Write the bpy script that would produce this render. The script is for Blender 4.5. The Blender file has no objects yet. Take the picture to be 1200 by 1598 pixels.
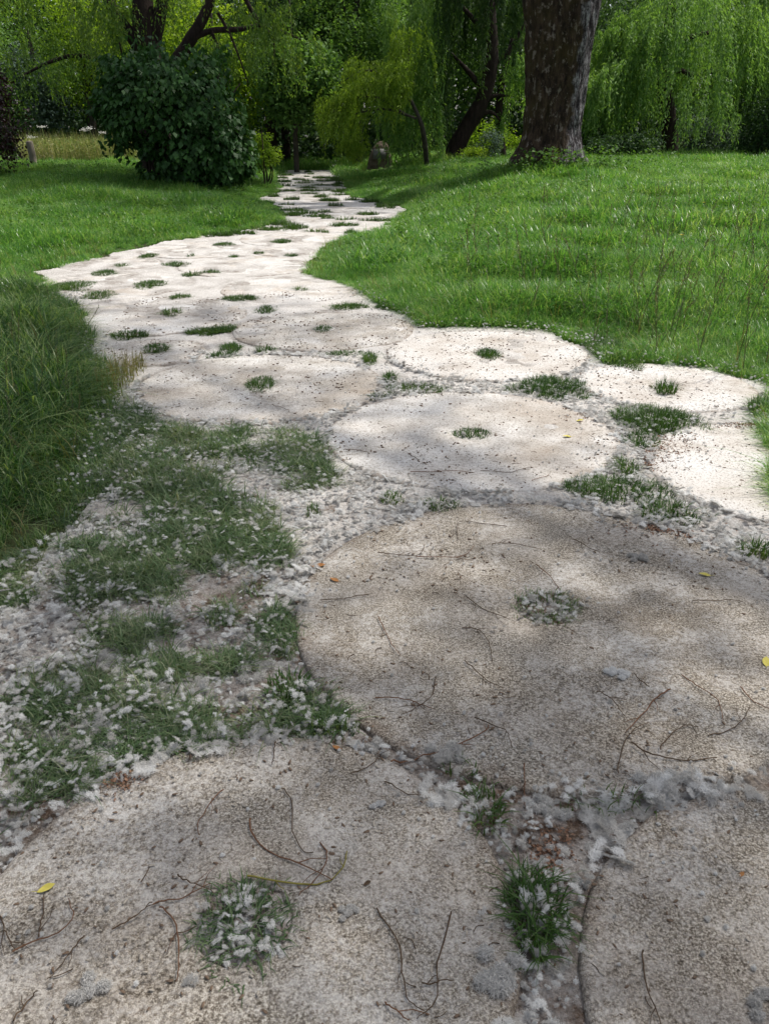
import bpy, math, random
import numpy as np
from mathutils import Vector
R=math.radians
rng=np.random.default_rng(7); random.seed(7)
C=bpy.context.scene.collection
# ------------------------------------------------------------------ camera
F=1250.0; YH=210.0; EYE=1.5; TH=math.atan((799-YH)/F)
cam=bpy.data.cameras.new('camera'); camo=bpy.data.objects.new('camera',cam); C.objects.link(camo)
cam.sensor_fit='VERTICAL'; cam.sensor_height=24; cam.lens=24*F/1598; cam.clip_end=600; cam.clip_start=.05
camo.location=(0,0,EYE); camo.rotation_euler=(math.pi/2-TH,0,0)
bpy.context.scene.camera=camo
# ------------------------------------------------------------------ sky and sun
SUN_EL=R(60); SUN_AZ=R(64)      # high on the right, a little ahead
SV=np.array([math.sin(SUN_AZ)*math.cos(SUN_EL),math.cos(SUN_AZ)*math.cos(SUN_EL),math.sin(SUN_EL)])
w=bpy.data.worlds.new('World'); bpy.context.scene.world=w; w.use_nodes=True
nt=w.node_tree; nt.nodes.clear()
o_=nt.nodes.new('ShaderNodeOutputWorld'); b_=nt.nodes.new('ShaderNodeBackground'); s_=nt.nodes.new('ShaderNodeTexSky')
s_.sky_type='NISHITA'; s_.sun_disc=False; s_.sun_elevation=SUN_EL; s_.sun_rotation=SUN_AZ; s_.air_density=1.0; s_.dust_density=2.5
b_.inputs[1].default_value=.15
hs_=nt.nodes.new('ShaderNodeHueSaturation'); hs_.inputs['Saturation'].default_value=.45; nt.links.new(s_.outputs[0],hs_.inputs['Color']); nt.links.new(hs_.outputs[0],b_.inputs[0]); nt.links.new(b_.outputs[0],o_.inputs[0])
sl=bpy.data.lights.new('sun','SUN'); sl.energy=4.4; sl.angle=R(.53); sl.color=(1,.95,.87)
so=bpy.data.objects.new('sun',sl); C.objects.link(so); so.location=(0,0,30)
so.rotation_euler=Vector(SV).to_track_quat('Z','Y').to_euler()
vs=bpy.context.scene.view_settings; vs.view_transform='Standard'; vs.look='None'; vs.exposure=0.0; vs.gamma=1
cy=bpy.context.scene.cycles; cy.max_bounces=6; cy.transparent_max_bounces=8; cy.transmission_bounces=4; cy.diffuse_bounces=3
# ------------------------------------------------------------------ maths helpers
def ss(a,b,x):
    t=np.clip((np.asarray(x,float)-a)/(b-a),0,1); return t*t*(3-2*t)
_T=rng.random((64,64,64)).astype(np.float32)
def noise(P,s=1.0,seed=0):
    P=np.asarray(P,float)
    if P.shape[-1]==2: P=np.concatenate([P,np.zeros(P.shape[:-1]+(1,))],-1)
    q=P*s+seed*17.37; i=np.floor(q).astype(int); f=q-i; f=f*f*(3-2*f); r=0
    for dx in (0,1):
        for dy in (0,1):
            for dz in (0,1):
                wgt=(f[...,0] if dx else 1-f[...,0])*(f[...,1] if dy else 1-f[...,1])*(f[...,2] if dz else 1-f[...,2])
                r=r+wgt*_T[(i[...,0]+dx)%64,(i[...,1]+dy)%64,(i[...,2]+dz)%64]
    return r
def pathx(y):    # centre line of the path far off
    return np.interp(y,[0,5,8,12,18,25,40],[.5,.2,-.9,-1.2,-1.5,-2.3,-4])
def H(x,y):
    x=np.asarray(x,float); y=np.asarray(y,float)
    base=.26*ss(6,27,y)
    d=x-pathx(y)
    right=.44*ss(1.2,5.5,d)*ss(4,20,y)
    left=.32*ss(1.2,5,-d)*ss(8,26,y)
    lump=.05*(noise(np.stack([x,y],-1),.35,3)-.5)*ss(1.4,3,np.abs(d))*ss(3,6,y)
    return base+right+left+lump+.35*ss(30,70,y)
def ray(px,py):
    rx=(px-600)/F; rz=-(py-799)/F
    return np.array([rx,math.cos(TH)+rz*math.sin(TH),-math.sin(TH)+rz*math.cos(TH)])
def at(px,py,h=0.0):     # point of the ground seen at a pixel of the photograph
    d=ray(px,py); lo,hi=0.5,80.0; t=lo; st=.05
    while t<hi:
        p=d*t
        if EYE+p[2]<=H(p[0],p[1])+h: break
        t+=st; st=min(.4,.02*t+.02)
    a,b=t-st,t
    for _ in range(24):
        m=(a+b)/2; p=d*m
        if EYE+p[2]<=H(p[0],p[1])+h: b=m
        else: a=m
    p=d*b; return np.array([p[0],p[1],EYE+p[2]])
def on(px,py,Y):         # point seen at a pixel, at distance Y
    d=ray(px,py); t=Y/d[1]; return np.array([d[0]*t,Y,EYE+d[2]*t])
def inpoly(x,y,poly):
    x=np.asarray(x,float); y=np.asarray(y,float); r=np.zeros(x.shape,bool); n=len(poly)
    for i in range(n):
        x1,y1=poly[i]; x2,y2=poly[(i+1)%n]
        if y1==y2: continue
        c=((y1>y)!=(y2>y)); r^=c&(x<(x2-x1)*(y-y1)/(y2-y1)+x1)
    return r
def segdist(x,y,poly,closed=True):
    d=np.full(np.shape(x),1e9); n=len(poly)
    for i in range(n if closed else n-1):
        a=np.array(poly[i],float); b=np.array(poly[(i+1)%n],float); v=b-a; L=max(1e-9,v@v)
        t=np.clip(((x-a[0])*v[0]+(y-a[1])*v[1])/L,0,1)
        d=np.minimum(d,np.hypot(x-a[0]-t*v[0],y-a[1]-t*v[1]))
    return d
# ------------------------------------------------------------------ mesh helpers
def make_mesh(name,V,Fc,n=4,attr=None,smooth=False):
    m=bpy.data.meshes.new(name); V=np.asarray(V,np.float32).reshape(-1,3)
    m.vertices.add(len(V)); m.vertices.foreach_set('co',V.ravel())
    if Fc is not None and len(Fc):
        Fc=np.asarray(Fc,np.int32).reshape(-1,n); m.loops.add(Fc.size); m.loops.foreach_set('vertex_index',Fc.ravel())
        m.polygons.add(len(Fc)); m.polygons.foreach_set('loop_start',np.arange(0,Fc.size,n,dtype=np.int32))
        m.polygons.foreach_set('loop_total',np.full(len(Fc),n,np.int32))
        if smooth: m.polygons.foreach_set('use_smooth',np.ones(len(Fc),bool))
    m.update()
    if attr is not None:
        for k,v in attr.items():
            v=np.asarray(v,np.float32)
            if v.ndim==2:
                a=m.attributes.new(k,'FLOAT_VECTOR','POINT'); a.data.foreach_set('vector',v.ravel())
            else:
                a=m.attributes.new(k,'FLOAT','POINT'); a.data.foreach_set('value',v)
    return m
def tag(o,label=None,cat=None,group=None,kind=None):
    if label: o['label']=label
    if cat: o['category']=cat
    if group: o['group']=group
    if kind: o['kind']=kind
    return o
def obj(name,mesh,mat,parent=None,loc=None,coll=None):
    o=bpy.data.objects.new(name,mesh); (coll or C).objects.link(o)
    if mat and mesh and not mesh.materials: mesh.materials.append(mat)
    if parent: o.parent=parent
    if loc is not None: o.location=loc
    return o
def empty(name,loc,label,cat,group=None):
    o=bpy.data.objects.new(name,None); C.objects.link(o); o.location=loc; o.empty_display_size=.2
    return tag(o,label,cat,group)
def tube(P,rad,seg=10,rough=0.0,rs=6.0,cap=True):
    """swept tapered tube through the points P"""
    P=np.asarray(P,float); n=len(P); rad=np.broadcast_to(np.asarray(rad,float),(n,))
    T=np.gradient(P,axis=0); T/=np.linalg.norm(T,axis=1)[:,None]+1e-9
    up=np.array([0,0,1.0]) if abs(T[0][2])<.9 else np.array([1.0,0,0])
    V=[]
    for i in range(n):
        a=np.cross(up,T[i]); a/=np.linalg.norm(a)+1e-9; b=np.cross(T[i],a); up=np.cross(a,T[i])*-1 if False else b
        up=b
        th=np.linspace(0,2*math.pi,seg,endpoint=False)
        ring=P[i]+rad[i]*(np.cos(th)[:,None]*a+np.sin(th)[:,None]*b); V.append(ring); up=b
        # keep the frame steady
        up=np.cross(T[i],a)
    V=np.array(V)
    if rough:
        q=V.reshape(-1,3); c=np.repeat(P,seg,0); d=q-c
        q=c+d*(1+rough*2*(noise(q,rs)-.5))[:,None]; V=q.reshape(n,seg,3)
    V=V.reshape(-1,3); Fs=[]
    for i in range(n-1):
        for j in range(seg):
            k=(j+1)%seg; Fs.append((i*seg+j,i*seg+k,(i+1)*seg+k,(i+1)*seg+j))
    if cap and seg>=4:
        for base in (0,(n-1)*seg):
            V=np.vstack([V,V[base:base+seg].mean(0)]); c=len(V)-1
            for j in range(0,seg,2):
                Fs.append((base+j,base+(j+1)%seg,base+(j+2)%seg,c))
    return V,np.array(Fs)
def smoothline(P,n=12):
    P=np.asarray(P,float); k=len(P); t=np.linspace(0,k-1,n); out=[]
    for u in t:
        i=min(int(u),k-2); f=u-i
        p0=P[max(i-1,0)];p1=P[i];p2=P[i+1];p3=P[min(i+2,k-1)]
        out.append(.5*((2*p1)+(-p0+p2)*f+(2*p0-5*p1+4*p2-p3)*f*f+(-p0+3*p1-3*p2+p3)*f**3))
    return np.array(out)
def join(parts):
    V=[];Fs=[];k=0
    for v,f in parts: V.append(v);Fs.append(f+k);k+=len(v)
    return np.vstack(V),np.vstack(Fs)
def blades(P,h,wd,yaw,lean,seg=3,rv=None):
    """curved tapering grass blades standing at P"""
    n=len(P); t=np.linspace(0,1,seg+1)
    dirx=np.stack([np.cos(yaw),np.sin(yaw),0*yaw],-1); side=np.stack([-np.sin(yaw),np.cos(yaw),0*yaw],-1)
    V=np.zeros((n,seg+1,2,3))
    for i,u in enumerate(t):
        c=P+dirx*(h*lean*u**2)[:,None]+np.array([0,0,1])*(h*(u-.42*np.minimum(lean,1.6)*u**3))[:,None]
        ww=wd*(1-u**1.6)*.5+wd*.03
        V[:,i,0]=c-side*ww[:,None]; V[:,i,1]=c+side*ww[:,None]
    b=np.arange(n)[:,None]*(2*(seg+1)); f=[]
    for i in range(seg): f.append(np.concatenate([b+2*i,b+2*i+1,b+2*i+3,b+2*i+2],1))
    if rv is None: rv=rng.random(n)
    up=np.tile(np.repeat(t,2),n)
    return V.reshape(-1,3),np.stack(f,1).reshape(-1,4),np.repeat(rv,2*(seg+1)),up
def leaves(P,size,asp=.5,droop=None,yaw=None,roll=None,fold=.15):
    """one diamond leaf per point, hanging along its direction"""
    n=len(P); size=np.broadcast_to(size,(n,)).astype(float)
    yaw=rng.random(n)*2*math.pi if yaw is None else yaw
    droop=rng.normal(.5,.5,n) if droop is None else droop
    d=np.stack([np.cos(yaw)*np.cos(droop),np.sin(yaw)*np.cos(droop),-np.sin(droop)],-1)
    s=np.stack([-np.sin(yaw),np.cos(yaw),0*yaw],-1); u=np.cross(d,s)
    r=rng.normal(0,.6,n) if roll is None else roll
    s2=s*np.cos(r)[:,None]+u*np.sin(r)[:,None]; u2=np.cross(d,s2)
    a=P; b=P+d*(size*.42)[:,None]; e=P+d*size[:,None]-u2*(size*fold)[:,None]*0
    V=np.stack([a,b+s2*(size*asp*.5)[:,None]+u2*(size*fold)[:,None],e,b-s2*(size*asp*.5)[:,None]+u2*(size*fold)[:,None]],1)
    Fc=np.arange(4*n).reshape(n,4)
    return V.reshape(-1,3),Fc,np.repeat(rng.random(n),4)
# ------------------------------------------------------------------ materials
def newmat(name):
    m=bpy.data.materials.new(name); m.use_nodes=True; n=m.node_tree; n.nodes.clear()
    out=n.nodes.new('ShaderNodeOutputMaterial'); return m,n,out
def N(nt,t,**k):
    x=nt.nodes.new(t)
    for a,b in k.items():
        if a.startswith('i_'):
            key=a[2:]; key=int(key) if key.isdigit() else key.replace('_',' ')
            x.inputs[key].default_value=b
        else: setattr(x,a,b)
    return x
def ramp(nt,fac,stops):
    r=N(nt,'ShaderNodeValToRGB'); e=r.color_ramp.elements
    while len(e)<len(stops): e.new(.5)
    for i,(p,c) in enumerate(stops):
        e[i].position=p; e[i].color=(c+(1,)) if isinstance(c,tuple) else (c,c,c,1)
    nt.links.new(fac,r.inputs[0]); return r.outputs[0]
def mixc(nt,fac,a,b,mode='MIX'):
    m=N(nt,'ShaderNodeMix',data_type='RGBA',blend_type=mode)
    for s,v in ((m.inputs[0],fac),(m.inputs[6],a),(m.inputs[7],b)):
        if isinstance(v,(float,int)): s.default_value=v
        elif isinstance(v,tuple): s.default_value=v+(1,)
        else: nt.links.new(v,s)
    return m.outputs[2]
def mathn(nt,op,a,b=0.0,clamp=False):
    m=N(nt,'ShaderNodeMath',operation=op,use_clamp=clamp)
    for s,v in ((m.inputs[0],a),(m.inputs[1],b)):
        if isinstance(v,(float,int)): s.default_value=v
        else: nt.links.new(v,s)
    return m.outputs[0]
def ntex(nt,scale,detail=3,rough=.55,vec=None,mapscale=None):
    t=N(nt,'ShaderNodeTexNoise',i_Scale=scale,i_Detail=detail,i_Roughness=rough)
    if vec is None:
        vec=N(nt,'ShaderNodeNewGeometry').outputs['Position']
    if mapscale:
        mp=N(nt,'ShaderNodeMapping'); mp.inputs['Scale'].default_value=mapscale; nt.links.new(vec,mp.inputs[0]); vec=mp.outputs[0]
    nt.links.new(vec,t.inputs['Vector']); return t.outputs[0]
def leafmat(name,cols,trans=.45,tint=(1.25,1.3,.5),patch=.6,gloss=.6,spec=.18,tip=None,vary=0.0):
    m,n,out=newmat(name)
    a=N(n,'ShaderNodeAttribute',attribute_name='rv').outputs['Fac']
    big=ntex(n,patch,2); oi=N(n,'ShaderNodeObjectInfo').outputs['Random']
    f=mathn(n,'ADD',mathn(n,'MULTIPLY',a,.45+vary),mathn(n,'MULTIPLY',big,.6)); f=mathn(n,'ADD',f,mathn(n,'MULTIPLY',oi,.2)); f=mathn(n,'SUBTRACT',f,.12+vary*.5,True)
    k=len(cols); col=ramp(n,f,[(.15+.7*i/(k-1),c) for i,c in enumerate(cols)])
    if tip:
        u=N(n,'ShaderNodeAttribute',attribute_name='up').outputs['Fac']
        col=mixc(n,ramp(n,u,[(0.0,0.75),(.35,0.0)]),col,tip)
    p=N(n,'ShaderNodeBsdfPrincipled',i_Roughness=gloss); p.inputs['Specular IOR Level'].default_value=spec
    t=N(n,'ShaderNodeBsdfTranslucent'); mx=N(n,'ShaderNodeMixShader',i_0=trans)
    n.links.new(col,p.inputs['Base Color']); n.links.new(mixc(n,1.0,col,tint,'MULTIPLY'),t.inputs[0])
    n.links.new(p.outputs[0],mx.inputs[1]); n.links.new(t.outputs[0],mx.inputs[2]); n.links.new(mx.outputs[0],out.inputs[0])
    return m
def solid(name,stops,scale,rough=.9,bump=.3,bscale=None,mapscale=None,bdist=.01,detail=6,spec=.2):
    m,n,out=newmat(name); tc=N(n,'ShaderNodeTexCoord').outputs['Object']
    col=ramp(n,ntex(n,scale,detail,.65,tc,mapscale),stops)
    p=N(n,'ShaderNodeBsdfPrincipled',i_Roughness=rough); p.inputs['Specular IOR Level'].default_value=spec
    n.links.new(col,p.inputs['Base Color'])
    bp=N(n,'ShaderNodeBump',i_Strength=bump,i_Distance=bdist); n.links.new(ntex(n,bscale or scale*3,8,.7,tc,mapscale),bp.inputs['Height'])
    n.links.new(bp.outputs[0],p.inputs['Normal']); n.links.new(p.outputs[0],out.inputs[0]); return m
M={}
M['soil']=solid('soil',[(.3,(.028,.03,.014)),(.5,(.045,.055,.02)),(.7,(.07,.085,.03))],3,bump=.6,bscale=25,bdist=.03)
M['stem']=solid('twig_bark',[(.3,(.05,.032,.02)),(.7,(.12,.08,.05))],60,bump=.2)
M['stem_red']=solid('reddish_twig',[(.3,(.10,.045,.025)),(.7,(.2,.11,.065))],60,bump=.2)
M['stem_green']=solid('green_stalk',[(.3,(.16,.13,.03)),(.7,(.27,.25,.07))],40,bump=.1)
M['bark_dark']=solid('dark_bark',[(.3,(.014,.010,.009)),(.55,(.035,.024,.02)),(.75,(.07,.05,.042))],3,mapscale=(3,3,.7),bump=.8,bscale=9,bdist=.05)
M['bark_grey']=solid('grey_bark',[(.3,(.03,.026,.022)),(.6,(.08,.07,.058)),(.75,(.14,.13,.11))],3,mapscale=(3,3,.6),bump=.8,bscale=9,bdist=.05)
M['wood']=solid('weathered_wood',[(.3,(.10,.085,.07)),(.7,(.24,.21,.18))],8,mapscale=(4,4,.5),bump=.4)
M['rock']=solid('boulder_stone',[(.3,(.055,.042,.032)),(.5,(.13,.10,.075)),(.7,(.2,.165,.125))],5,bump=.8,bscale=14,bdist=.03)
M['plaque']=solid('plaque_metal',[(.3,(.12,.12,.12)),(.7,(.17,.17,.165))],20,rough=.55,bump=.1,spec=.5)
M['grass_r']=leafmat('lawn_grass',[(.05,.16,.032),(.105,.27,.052),(.185,.37,.08),(.36,.48,.18)],trans=.5,tint=(1.25,1.25,.6),patch=.9,gloss=.32,spec=.45,vary=.35)
M['grass_l']=leafmat('tall_grass',[(.02,.065,.016),(.045,.125,.026),(.10,.2,.045),(.28,.36,.15)],trans=.45,patch=1.2,gloss=.32,spec=.45,vary=.45)
M['grass_tuft']=leafmat('tuft_grass',[(.022,.06,.012),(.04,.095,.018),(.065,.13,.03),(.13,.19,.06)],trans=.4,patch=4,gloss=.5,spec=.3,tip=(.16,.15,.09))
M['grass_short']=leafmat('short_grass',[(.05,.095,.045),(.09,.155,.065),(.16,.22,.11),(.32,.32,.22)],trans=.35,patch=3.2,gloss=.5,spec=.3)
M['vine']=leafmat('vine_leaf',[(0.0178, 0.0564, 0.0149), (0.0327, 0.0921, 0.0223), (0.0564, 0.1411, 0.0327), (0.1114, 0.2079, 0.052)],trans=.22,patch=1.5,gloss=.5,spec=.25)
M['purple']=leafmat('purple_leaf',[(.012,.006,.008),(.025,.010,.012),(.045,.02,.02)],trans=.2,tint=(1.2,.7,.6),gloss=.35,spec=.5)
M['locust']=leafmat('fine_leaf',[(0.0431, 0.1006, 0.0316), (0.0935, 0.1796, 0.0504), (0.1581, 0.2587, 0.0646), (0.2444, 0.3306, 0.0862)],trans=.5,patch=.5,tint=(1.35,1.35,.4))
M['dark_leaf']=leafmat('dark_leaf',[(0.0217, 0.0544, 0.0248), (0.0466, 0.0931, 0.0404), (0.0854, 0.1552, 0.0621)],trans=.3,patch=.4)
M['mid_leaf']=leafmat('mid_leaf',[(0.0546, 0.1248, 0.0437), (0.117, 0.2262, 0.0624), (0.2106, 0.3432, 0.1014)],trans=.42,patch=.35)
M['lime_leaf']=leafmat('lime_leaf',[(0.099, 0.187, 0.0275), (0.187, 0.297, 0.0385), (0.297, 0.396, 0.066)],trans=.55,patch=.5,tint=(1.3,1.35,.4))
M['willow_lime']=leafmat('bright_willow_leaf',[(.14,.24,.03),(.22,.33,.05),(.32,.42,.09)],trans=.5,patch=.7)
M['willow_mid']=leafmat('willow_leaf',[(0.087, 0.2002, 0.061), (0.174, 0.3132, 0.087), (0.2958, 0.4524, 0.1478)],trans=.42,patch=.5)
M['willow_dark']=leafmat('shaded_willow_leaf',[(0.026, 0.065, 0.0234), (0.052, 0.104, 0.0338), (0.091, 0.1495, 0.052)],trans=.38,patch=.6)  # darker copy of the willow leaf, the curtain's shade put into its colour
M['blue_leaf']=leafmat('blue_green_leaf',[(0.054, 0.09, 0.081), (0.099, 0.153, 0.126), (0.162, 0.216, 0.18)],trans=.3,patch=.9)
M['poplar_leaf']=leafmat('poplar_leaf',[(.025,.06,.012),(.04,.09,.016),(.06,.12,.02)],trans=.3)
M['straw']=leafmat('straw_stalks',[(.10,.20,.04),(.20,.27,.07),(.33,.34,.14),(.46,.42,.27)],trans=.4,patch=.6,tint=(1.1,1.05,.7))
M['straw_green']=leafmat('dry_grass',[(.09,.12,.03),(.2,.19,.07),(.32,.27,.14)],trans=.3,patch=3)
def fluffmat():
    m,n,out=newmat('seed_fluff'); d=N(n,'ShaderNodeBsdfDiffuse'); t=N(n,'ShaderNodeBsdfTranslucent'); mx=N(n,'ShaderNodeMixShader',i_0=.35)
    oi=N(n,'ShaderNodeObjectInfo').outputs['Random']; c=ramp(n,oi,[(0,(.54,.52,.49)),(.5,(.72,.71,.69)),(1,(.86,.86,.85))])
    for x in (d,t): n.links.new(c,x.inputs[0])
    n.links.new(d.outputs[0],mx.inputs[1]); n.links.new(t.outputs[0],mx.inputs[2]); n.links.new(mx.outputs[0],out.inputs[0]); return m
M['fluff']=fluffmat()
M['chaff']=solid('chaff',[(.3,(.08,.055,.038)),(.5,(.17,.12,.085)),(.7,(.3,.23,.18))],30,bump=.1)
M['chaff_pale']=solid('pale_chaff',[(.3,(.3,.26,.21)),(.7,(.5,.46,.4))],30,bump=.1)
def leaf_fallen(name,a,b):
    return solid(name,[(.3,a),(.7,b)],25,rough=.6,bump=.15)
M['leaf_yellow']=leaf_fallen('fallen_yellow',(.42,.36,.06),(.62,.55,.14))
M['leaf_brown']=leaf_fallen('fallen_brown',(.22,.09,.03),(.4,.2,.07))
M['petal']=leaf_fallen('yellow_petal',(.6,.42,.02),(.75,.6,.05))
def stonemat():
    m,n,out=newmat('pebble_concrete'); pos=N(n,'ShaderNodeNewGeometry').outputs['Position']
    oi=N(n,'ShaderNodeObjectInfo'); sep=N(n,'ShaderNodeSeparateColor'); n.links.new(oi.outputs['Color'],sep.inputs[0]); dust=sep.outputs[0]
    fine=ntex(n,165,4,.8,pos); vor=N(n,'ShaderNodeTexVoronoi',i_Scale=150.0); n.links.new(pos,vor.inputs['Vector'])
    sc=N(n,'ShaderNodeSeparateColor'); n.links.new(vor.outputs['Color'],sc.inputs[0])
    base=ramp(n,fine,[(.37,(.03,.025,.019)),(.46,(.105,.088,.068)),(.51,(.245,.215,.175)),(.56,(.46,.425,.365)),(.66,(.70,.67,.61))])
    peb=ramp(n,sc.outputs[0],[(0,(.10,.085,.075)),(.35,(.3,.26,.22)),(.7,(.42,.38,.33)),(1,(.6,.56,.5))])
    base=mixc(n,.22,base,peb)
    blotch=ntex(n,2.3,5,.6,pos); base=mixc(n,mathn(n,'MULTIPLY',ramp(n,blotch,[(.38,0.0),(.62,1.0)]),.5),base,mixc(n,1.0,base,(.78,.72,.66),'MULTIPLY'))
    # thin felt of seed fluff and sand lying on the stone
    dn=ntex(n,55,5,.75,pos); dn2=ntex(n,5,4,.6,pos)
    thr=mathn(n,'ADD',mathn(n,'ADD',dn,mathn(n,'MULTIPLY',dn2,.9)),mathn(n,'MULTIPLY',dust,.75))
    dm=ramp(n,mathn(n,'MULTIPLY',mathn(n,'SUBTRACT',thr,.95),1.9,True),[(0,0.0),(.5,.55),(1,.93)])
    warm=ramp(n,ntex(n,1.7,4,.6,pos),[(.34,(.50,.45,.40)),(.48,(.65,.62,.585)),(.62,(.72,.71,.695))])
    dc=mixc(n,ramp(n,ntex(n,75,4,.85,pos),[(.38,1.0),(.47,0.0)]),warm,(.22,.175,.14))
    col=mixc(n,dm,base,dc)
    # worn stains and earth trodden onto the rim
    st=ntex(n,3.2,6,.7,pos); col=mixc(n,ramp(n,st,[(.54,0.0),(.66,.34)]),col,mixc(n,1.0,col,(.55,.48,.41),'MULTIPLY'))
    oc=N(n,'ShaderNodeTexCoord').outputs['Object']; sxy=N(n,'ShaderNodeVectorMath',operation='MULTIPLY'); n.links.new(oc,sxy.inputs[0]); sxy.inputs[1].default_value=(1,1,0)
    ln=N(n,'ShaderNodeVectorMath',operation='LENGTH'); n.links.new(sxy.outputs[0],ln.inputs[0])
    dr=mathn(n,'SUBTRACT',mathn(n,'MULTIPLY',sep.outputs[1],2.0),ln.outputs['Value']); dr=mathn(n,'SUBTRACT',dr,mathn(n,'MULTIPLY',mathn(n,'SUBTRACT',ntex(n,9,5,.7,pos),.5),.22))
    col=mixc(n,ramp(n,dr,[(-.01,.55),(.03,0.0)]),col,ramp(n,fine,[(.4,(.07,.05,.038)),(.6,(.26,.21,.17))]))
    p=N(n,'ShaderNodeBsdfPrincipled',i_Roughness=.93); p.inputs['Specular IOR Level'].default_value=.15
    n.links.new(col,p.inputs['Base Color'])
    bp=N(n,'ShaderNodeBump',i_Strength=.9,i_Distance=.004); n.links.new(mathn(n,'ADD',fine,mathn(n,'MULTIPLY',dn,.7)),bp.inputs['Height'])
    n.links.new(bp.outputs[0],p.inputs['Normal']); n.links.new(p.outputs[0],out.inputs[0]); return m
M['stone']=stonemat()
def bedmat():
    m,n,out=newmat('fluffy_earth'); pos=N(n,'ShaderNodeNewGeometry').outputs['Position']
    a=ntex(n,14,6,.7,pos); f=ntex(n,90,4,.8,pos); big=ntex(n,1.3,3,.5,pos)
    earth=ramp(n,f,[(.32,(.035,.024,.018)),(.5,(.11,.075,.055)),(.68,(.26,.2,.155))])
    fl=ramp(n,f,[(.3,(.26,.235,.21)),(.5,(.46,.44,.42)),(.7,(.62,.61,.6))])
    sx=N(n,'ShaderNodeSeparateXYZ'); n.links.new(pos,sx.inputs[0])
    far=ramp(n,mathn(n,'DIVIDE',sx.outputs[1],20.0),[(.12,0.0),(.22,.3)]); farc=ramp(n,mathn(n,'DIVIDE',sx.outputs[1],20.0),[(.12,0.0),(.24,1.0)])
    k=mathn(n,'ADD',mathn(n,'MULTIPLY',mathn(n,'ADD',a,mathn(n,'MULTIPLY',big,.5)),1.0),far)
    fl=mixc(n,farc,fl,ramp(n,f,[(.34,(.33,.295,.26)),(.47,(.62,.59,.56)),(.7,(.72,.71,.695))]))
    col=mixc(n,ramp(n,k,[(.62,0.0),(.86,1.0)]),earth,fl)
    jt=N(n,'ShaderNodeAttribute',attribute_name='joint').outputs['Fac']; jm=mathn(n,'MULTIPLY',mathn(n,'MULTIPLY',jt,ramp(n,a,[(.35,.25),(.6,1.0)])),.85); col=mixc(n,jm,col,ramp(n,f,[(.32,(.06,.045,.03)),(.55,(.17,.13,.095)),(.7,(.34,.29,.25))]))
    p=N(n,'ShaderNodeBsdfPrincipled',i_Roughness=.95); p.inputs['Specular IOR Level'].default_value=.1
    n.links.new(col,p.inputs['Base Color'])
    bp=N(n,'ShaderNodeBump',i_Strength=1.0,i_Distance=.02); n.links.new(mathn(n,'ADD',a,mathn(n,'MULTIPLY',f,.4)),bp.inputs['Height'])
    n.links.new(bp.outputs[0],p.inputs['Normal']); n.links.new(p.outputs[0],out.inputs[0]); return m
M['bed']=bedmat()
def poplarbark():
    m,n,out=newmat('poplar_bark'); tc=N(n,'ShaderNodeTexCoord').outputs['Object']
    ridge=ntex(n,3.4,8,.75,tc,(3.0,3.0,.95)); fine=ntex(n,20,6,.8,tc,(1.6,1.6,.6))
    brown=ramp(n,ridge,[(.38,(.010,.007,.005)),(.5,(.04,.026,.018)),(.62,(.095,.065,.045))])
    grey=ramp(n,mathn(n,'ADD',mathn(n,'MULTIPLY',ridge,.6),mathn(n,'MULTIPLY',fine,.4)),[(.44,(.014,.010,.011)),(.50,(.06,.052,.056)),(.55,(.26,.245,.26)),(.62,(.46,.44,.45))])
    sx=N(n,'ShaderNodeSeparateXYZ'); n.links.new(tc,sx.inputs[0])
    k=mathn(n,'ADD',sx.outputs[0],mathn(n,'MULTIPLY',mathn(n,'SUBTRACT',ntex(n,1.1,4,.6,tc),.5),1.1)); k=mathn(n,'SUBTRACT',k,mathn(n,'MULTIPLY',sx.outputs[2],.07))
    mask=ramp(n,k,[(.24,0.0),(.32,1.0)])
    spots=ramp(n,ntex(n,9,5,.7,tc,(1,1,.6)),[(.56,0.0),(.63,.75)])
    moss=ramp(n,ntex(n,1.4,4,.6,tc),[(.45,0.0),(.6,.6)])
    col=mixc(n,moss,brown,(.06,.045,.015)); col=mixc(n,spots,col,(.26,.22,.19)); col=mixc(n,mask,col,grey)
    p=N(n,'ShaderNodeBsdfPrincipled',i_Roughness=.9); p.inputs['Specular IOR Level'].default_value=.2
    n.links.new(col,p.inputs['Base Color'])
    bp=N(n,'ShaderNodeBump',i_Strength=1.0,i_Distance=.06); n.links.new(mathn(n,'ADD',ridge,mathn(n,'MULTIPLY',fine,.4)),bp.inputs['Height'])
    n.links.new(bp.outputs[0],p.inputs['Normal']); n.links.new(p.outputs[0],out.inputs[0]); return m
M['poplar_bark']=poplarbark()
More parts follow.
